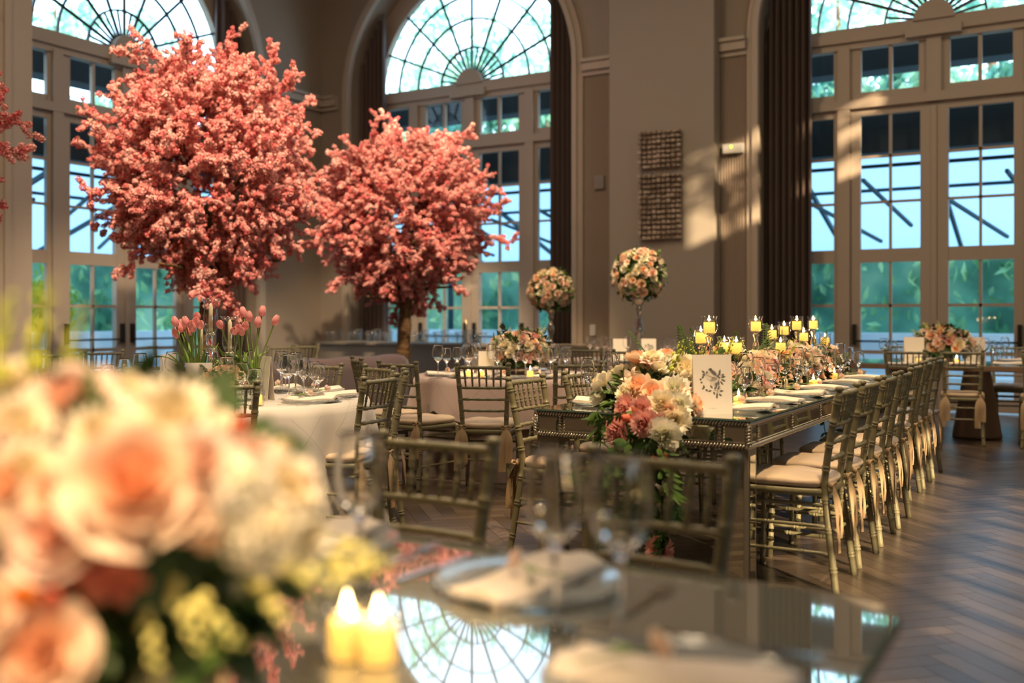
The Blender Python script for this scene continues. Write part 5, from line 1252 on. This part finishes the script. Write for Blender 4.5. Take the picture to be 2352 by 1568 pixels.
# white-table centre: tulips, hurricanes and a low bunch of roses
def tulip_shape(seed):
    rng = random.Random(seed); mb = MB()
    for k in range(6):
        phi = pi / 3 * k; o = 1.0 if k % 2 else .9
        def fn(u, v, phi=phi, o=o):
            s = 2 * u - 1; r = o * (.60 * sin(pi * (.13 + .78 * v)) ** .75) - .03 * s * s; a = phi + s * .66 * (1 - v ** 6 * .6); return (r * cos(a), r * sin(a), 1.75 * v - .1 - .08 * s * s * v)
        mb.grid(fn, 5, 7)
    return mb
TUL = tulip_shape(1).mesh('tulip_head', [M['p_tulip']])
def tulips(c, heads, label, seed, vh=.13, vr=.055):
    t = thing('tulip_vase', label, 'flower vase', c, 0, 'tulip vases on the white round table'); rng = random.Random(seed); c = Vector(c)
    mb = MB(); pr = [(0, .003), (vr * .8, .003), (vr, .02), (vr, vh * .8), (vr * .92, vh)]; mb.lathe(pr + [(r - .002, z + .002) for r, z in reversed(pr)], n=28); mb.build('vase', M['thin'], t, clean=False)
    for (px, py) in heads:
        d = 5.7 + rng.uniform(-.06, .06); h = P(px, d, zat(py, d)) - c; a = rng.uniform(0, 6); b = Vector((.02 * cos(a), .02 * sin(a), .03))
        pts = smooth_path([b, b + (h - b) * .5 + Vector((0, 0, .015)), h - Vector((0, 0, .018))], 5); mb = MB(); mb.tube(pts, .0042, 7); st_ = mb.build('stem', M['stem'], t)
        q = (pts[-1] - pts[-3]).normalized().to_track_quat('Z', 'Y').to_euler(); ob('tulip_head', TUL, t, pts[-1], q, .037)
    for k in range(11):
        a = rng.uniform(0, 2 * pi); mb = MB(); L = rng.uniform(.17, .29); sp_ = rng.uniform(.25, .9); bend = rng.uniform(.1, .9)
        def fn(u, v, a=a, L=L, sp_=sp_, bend=bend): s = 2 * u - 1; r = .012 + sp_ * L * v * (.5 + .6 * v * bend); z = .05 + L * (v - .35 * bend * v ** 3); w = .017 * sin(pi * (.1 + .9 * v)) ** .7 * s; return (r * cos(a) - w * sin(a), r * sin(a) + w * cos(a), z + .006 * abs(s))
        mb.grid(fn, 2, 9); mb.build('leaf', M['tulip_leaf'], t, clean=False)
M['tulip_leaf'] = mat('tulip_leaf', (.20, .32, .055), .4)
tulips(P(452, 5.72, .76), [(405, 742), (416, 755), (408, 768), (437, 762), (428, 742), (421, 748)], 'vase of coral tulips at the left of the candles, behind the small lined card', 1)
tulips(P(582, 5.72, .76), [(560, 720), (573, 730), (601, 718), (592, 743), (629, 738)], 'vase of upright coral tulips at the right of the candles', 2)
tulips(P(455, 6.05, .76), [(440, 745), (450, 738), (453, 728), (460, 745), (444, 752)], 'further vase of tulips behind the left ones by the trunk', 3)
tulips(P(545, 6.1, .76), [(548, 752), (555, 760), (538, 758), (562, 748), (508, 745)], 'further vase of tulips behind the right ones', 4)
def hurricane(c, zb, zt, zc, label):
    """glass candlestick with a flared glass chimney and a tall taper"""
    t = thing('hurricane_candlestick', label, 'candle holder', c, 0, 'glass hurricane candlesticks'); H = zb - .76; T_ = zt - .76
    mb = MB(); mb.lathe([(0, 0), (.05, 0), (.052, .006), (.02, .02), (.010, .04), (.014, H * .5), (.010, H * .65), (.045, H * .74), (.046, H * .76), (.012, H * .79), (.024, H * .84), (.030, H * .97), (.026, H), (0, H)], n=22); mb.build('stick', M['crystal2'], t)
    mb = MB(); L = T_ - H; pr = [(p.x, p.z) for p in smooth_path([Vector((r, 0, H + z * L)) for r, z in ((.022, .0), (.036, .10), (.043, .28), (.041, .5), (.036, .75), (.044, .92), (.056, 1.0))], 4)]
    mb.lathe(pr + [(r - .0018, z) for r, z in reversed(pr)], n=28); mb.build('chimney', M['thin'], t, clean=False)
    c2 = tag(bpy.data.objects.new('taper_candle', None), 'ivory taper candle inside the ' + label.split(' on ')[0], 'candle', 'taper candles'); COL.objects.link(c2); c2.location = (c[0], c[1], zb + .001)
    mb = MB(); L2_ = zc - zb; mb.lathe([(0, 0), (.0118, 0), (.0112, L2_ - .02), (.005, L2_ - .004), (0, L2_)], n=14); mb.build('wax', M['ivory_wax'], c2)
    mb = MB(); mb.tube([(0, 0, L2_ - .002), (0, 0, L2_ + .006)], .0012, 5); mb.build('wick', M['wick'], c2)
for px, d, y0, y1, yc, lab in ((484, 5.75, 765, 685, 696, 'taller flared hurricane candlestick on the white round table'), (528, 5.65, 808, 726, 733, 'lower flared hurricane candlestick on the white round table'), (462, 6.15, 815, 742, 745, 'hurricane candlestick half hidden behind the left tulips on the white table')):
    hurricane(P(px, d, .76), zat(y0, d), zat(y1, d), zat(yc, d), lab)
FC = thing('flower_arrangement', 'low bunch of peach roses at the foot of the tulips on the white round table', 'flower arrangement', P(512, 5.6, .76))
mb = MB(); mb.lathe([(0, 0), (.07, 0), (.075, .05), (.07, .05), (0, .01)], n=24); mb.build('bowl', M['silver'], FC)
dome(FC, (0, 0, .11), .13, .11, .09, 30, [('rose', 'peach', 1, 5), ('rose', 'blush', 1, 3), ('rose', 'cream', 1, 2)], .034, -.1, 8, 2, 'leaf', .065)
mb = MB(); mb.box(-.001, .001, -.001, .001, 0, .001)

# ------------------------------------------------------------------ counter top: rows of clear vases, a tiered stand, stacked plates
def vase_mesh(r, h, fl):
    mb = MB(); pr = [(p.x, max(0, p.z)) for p in smooth_path([Vector((q, 0, z)) for q, z in ((.001, .002), (r * .85, .002), (r * .9, h * .1), (r * (.95 + fl * .2), h * .6), (r * (1 + fl), h))], 3)]
    mb.lathe(pr + [(q - .002, z + .001) for q, z in reversed(pr)], n=20); mb.lathe([(pr[-1][0] + .002 * cos(a), h + .002 * sin(a)) for a in [k * pi / 3 for k in range(7)]], n=20, mat=1)
    return mb.mesh('glass_vase', [M['thin'], M['gold']])
VZ = [one(lambda r=r, h=h, f=f: vase_mesh(r, h, f), 'glass_vase', 'vase') for r, h, f in ((.07, .17, .3), (.06, .20, .1), (.09, .14, .2))]
pxs = [760, 778, 797, 812, 824, 838, 852, 866, 878, 891, 905, 948, 962, 976, 992, 1008, 1022, 1040, 1058, 1075, 1092, 1105]
rng = random.Random(14)
for i, px in enumerate(pxs):
    Y = rng.choice((12.62, 12.85, 13.05)); x, d = wallx(px, Y)
    VZ[i % 3].put((x, Y, .835), 0, 'clear glass vase with bright rim on the serving counter, ' + (ORD[i] if i < 20 else ('twenty-' + ORD[i - 20])) + ' from the left', 'glass vases on the serving counter')
x, d = wallx(1062, 12.95); t = thing('tiered_stand', 'three-tier glass stand on the serving counter before the middle window', 'tiered stand', (x, 13.05, .835))
mb = MB(); mb.tube([(0, 0, 0), (0, 0, .40)], .008); mb.build('pole', M['gold'], t)
for z, r in ((.05, .22), (.19, .17), (.33, .12)):
    mb = MB(); mb.lathe([(.008, z), (r, z), (r, z + .008), (.008, z + .008)], n=28); mb.build('tier', M['thin'], t)
x, d = wallx(1225, 12.75)
pm = MB(); pm.lathe([(0, .004), (.08, .004), (.13, .012), (.132, .010), (.08, 0), (0, 0)], n=28)
PLT = one(lambda: pm.mesh('dinner_plate', M['plate']), 'dinner_plate', 'plate')
for k in range(18): PLT.put((x, 12.75, .835 + k * .0125), 0, 'white dinner plate in the tall stack on the serving counter, right end', 'stacked dinner plates')

# ------------------------------------------------------------------ cherry trees
def puff(mb, c, r, rng, m_):
    c = Vector(c); q = Euler((rng.uniform(0, 6), rng.uniform(0, 6), 0)).to_matrix()
    for k in range(15):
        z = 1 - 2 * (k + .5) / 15; a = k * 2.39996; s = sqrt(1 - z * z); d = q @ Vector((s * cos(a), s * sin(a), z)); x = d.orthogonal().normalized(); y = d.cross(x); p = c + d * r * rng.uniform(.45, .95); w = r * .52
        t1 = (x * cos(k) + y * sin(k)); t2 = d.cross(t1)
        mb.add([p - t1 * w, p - t2 * w * .8 + d * w * .35, p + t1 * w + d * w * .15, p + t2 * w * .8 + d * w * .35], [(0, 1, 2, 3)], m_, False)
def spray_mb(seed):
    rng = random.Random(seed); mb = MB(); c = [Vector((0, 0, 0))]
    for k in range(4): c.append(c[-1] + Vector((rng.uniform(-.09, .09), rng.uniform(-.09, .09), .25)))
    pts = smooth_path(c, 4); mb.tube(pts, [.014 * (1 - .8 * i / (len(pts) - 1)) for i in range(len(pts))], 4, 2)
    for s in range(6):
        i = 4 + s * 2; b = pts[i]; e = b + Vector((rng.uniform(-.26, .26), rng.uniform(-.26, .26), rng.uniform(.08, .26))); mb.tube([b, e], .005, 3, 2)
        for k in range(7): t = .2 + .8 * k / 6; puff(mb, b.lerp(e, t) + Vector((rng.uniform(-.035, .035),) * 3), rng.uniform(.040, .062), rng, rng.randrange(3) // 2)
    for i in range(4, len(pts)): puff(mb, pts[i] + Vector((rng.uniform(-.045, .045), rng.uniform(-.045, .045), 0)), rng.uniform(.042, .064), rng, rng.randrange(3) // 2)
    return mb
SPR = [spray_mb(s) for s in range(40, 48)]
SPRM = [s.mesh('blossom_spray', [M['p_cherry'], M['p_cherry2'], M['twig']]) for s in SPR]
def make_tree():
    t = thing('cherry_tree', 'x', 'tree'); rng = random.Random(77); zc = 2.78
    pts = smooth_path([(0, 0, 0), (.03, .02, .6), (-.03, .0, 1.2), (.03, -.02, 1.8), (0, 0, 2.4)], 5); n = len(pts)
    mb = MB(); mb.tube(pts, [.105 - .05 * i / n + .008 * sin(i * 2.1) for i in range(n)], 12); mb.build('trunk', M['bark'], t)
    for k in range(9):
        a = k * 2.4; z0 = 1.35 + .13 * k; e = rng.uniform(.1, .9); d = Vector((cos(a), sin(a), e)).normalized(); p0 = Vector((0, 0, z0)); L = rng.uniform(.55, .8)
        q = smooth_path([p0, p0 + d * L * .5 + Vector((rng.uniform(-.1, .1), rng.uniform(-.1, .1), .04)), p0 + d * L], 4); mb = MB(); mb.tube(q, [.04 * (1 - .75 * i / (len(q) - 1)) for i in range(len(q))], 7); mb.build('branch', M['bark'], t)
    rest = MB(); N = 400
    for k in range(N):
        z = 1 - 2 * (k + .5) / N; a = k * 2.39996 + rng.uniform(-.2, .2); s = sqrt(1 - z * z); d = Vector((s * cos(a), s * sin(a), z)); R = Vector((1.14, 1.14, 1.22 if z > 0 else 1.36))
        if z < -.3: R.x = R.y = 1.14 * (1 - .22 * (-z - .3) / .7)
        r1 = rng.uniform(.80, 1.02) if rng.random() < .84 else rng.uniform(1.02, 1.24); L = rng.uniform(.42, .62); tip = Vector((d.x * R.x, d.y * R.y, d.z * R.z)) * r1 + Vector((0, 0, zc))
        dr = (Vector((d.x, d.y, d.z * .8)) + Vector((rng.uniform(-.35, .35), rng.uniform(-.35, .35), rng.uniform(-.15, .4) if z > -.4 else -.3))).normalized(); base = tip - dr * L
        e = (dr.to_track_quat('Z', 'Y').to_matrix() @ Matrix.Rotation(rng.uniform(0, 6), 3, 'Z'))
        i = rng.randrange(8)
        # the sprays turned towards the room stay parts of their own, the rest is one mass
        if k % 4 == 0 and len([1 for c in t.children if c.name.startswith('blossom_spray')]) < 98: ob('blossom_spray', SPRM[i], t, base, e.to_euler(), L)
        else: rest.merge(SPR[i], Matrix.Translation(base) @ e.to_4x4() @ Matrix.Scale(L, 4))
    r = rest.build('blossoms', [M['p_cherry'], M['p_cherry2'], M['twig']], t, clean=False); r['kind'] = 'stuff'
    return t
CT_ = Proto(make_tree)
CT_.put((-8.0, 7.39, 0), 0, 'largest pink cherry blossom tree, before the left window', 'artificial cherry trees', 1.0)
CT_.put((-8.0, 10.8, 0), 2.2, 'second pink cherry blossom tree, bare lower trunk, before the middle window', 'artificial cherry trees', .97).scale = (1.06, 1.06, .935)
CT_.put((-8.0, 3.74, 0), 4.4, 'cherry blossom tree whose twig ends show at the left edge of the photo', 'artificial cherry trees', .98)
for pr in (GA, GB, GC, GAF, CHARGER, FORK, KNIFE, BUD, VOT, VCN, CND, CHAIR, CT_, *NAP, *VZ):
    if not pr.used: bpy.data.objects.remove(pr.o)
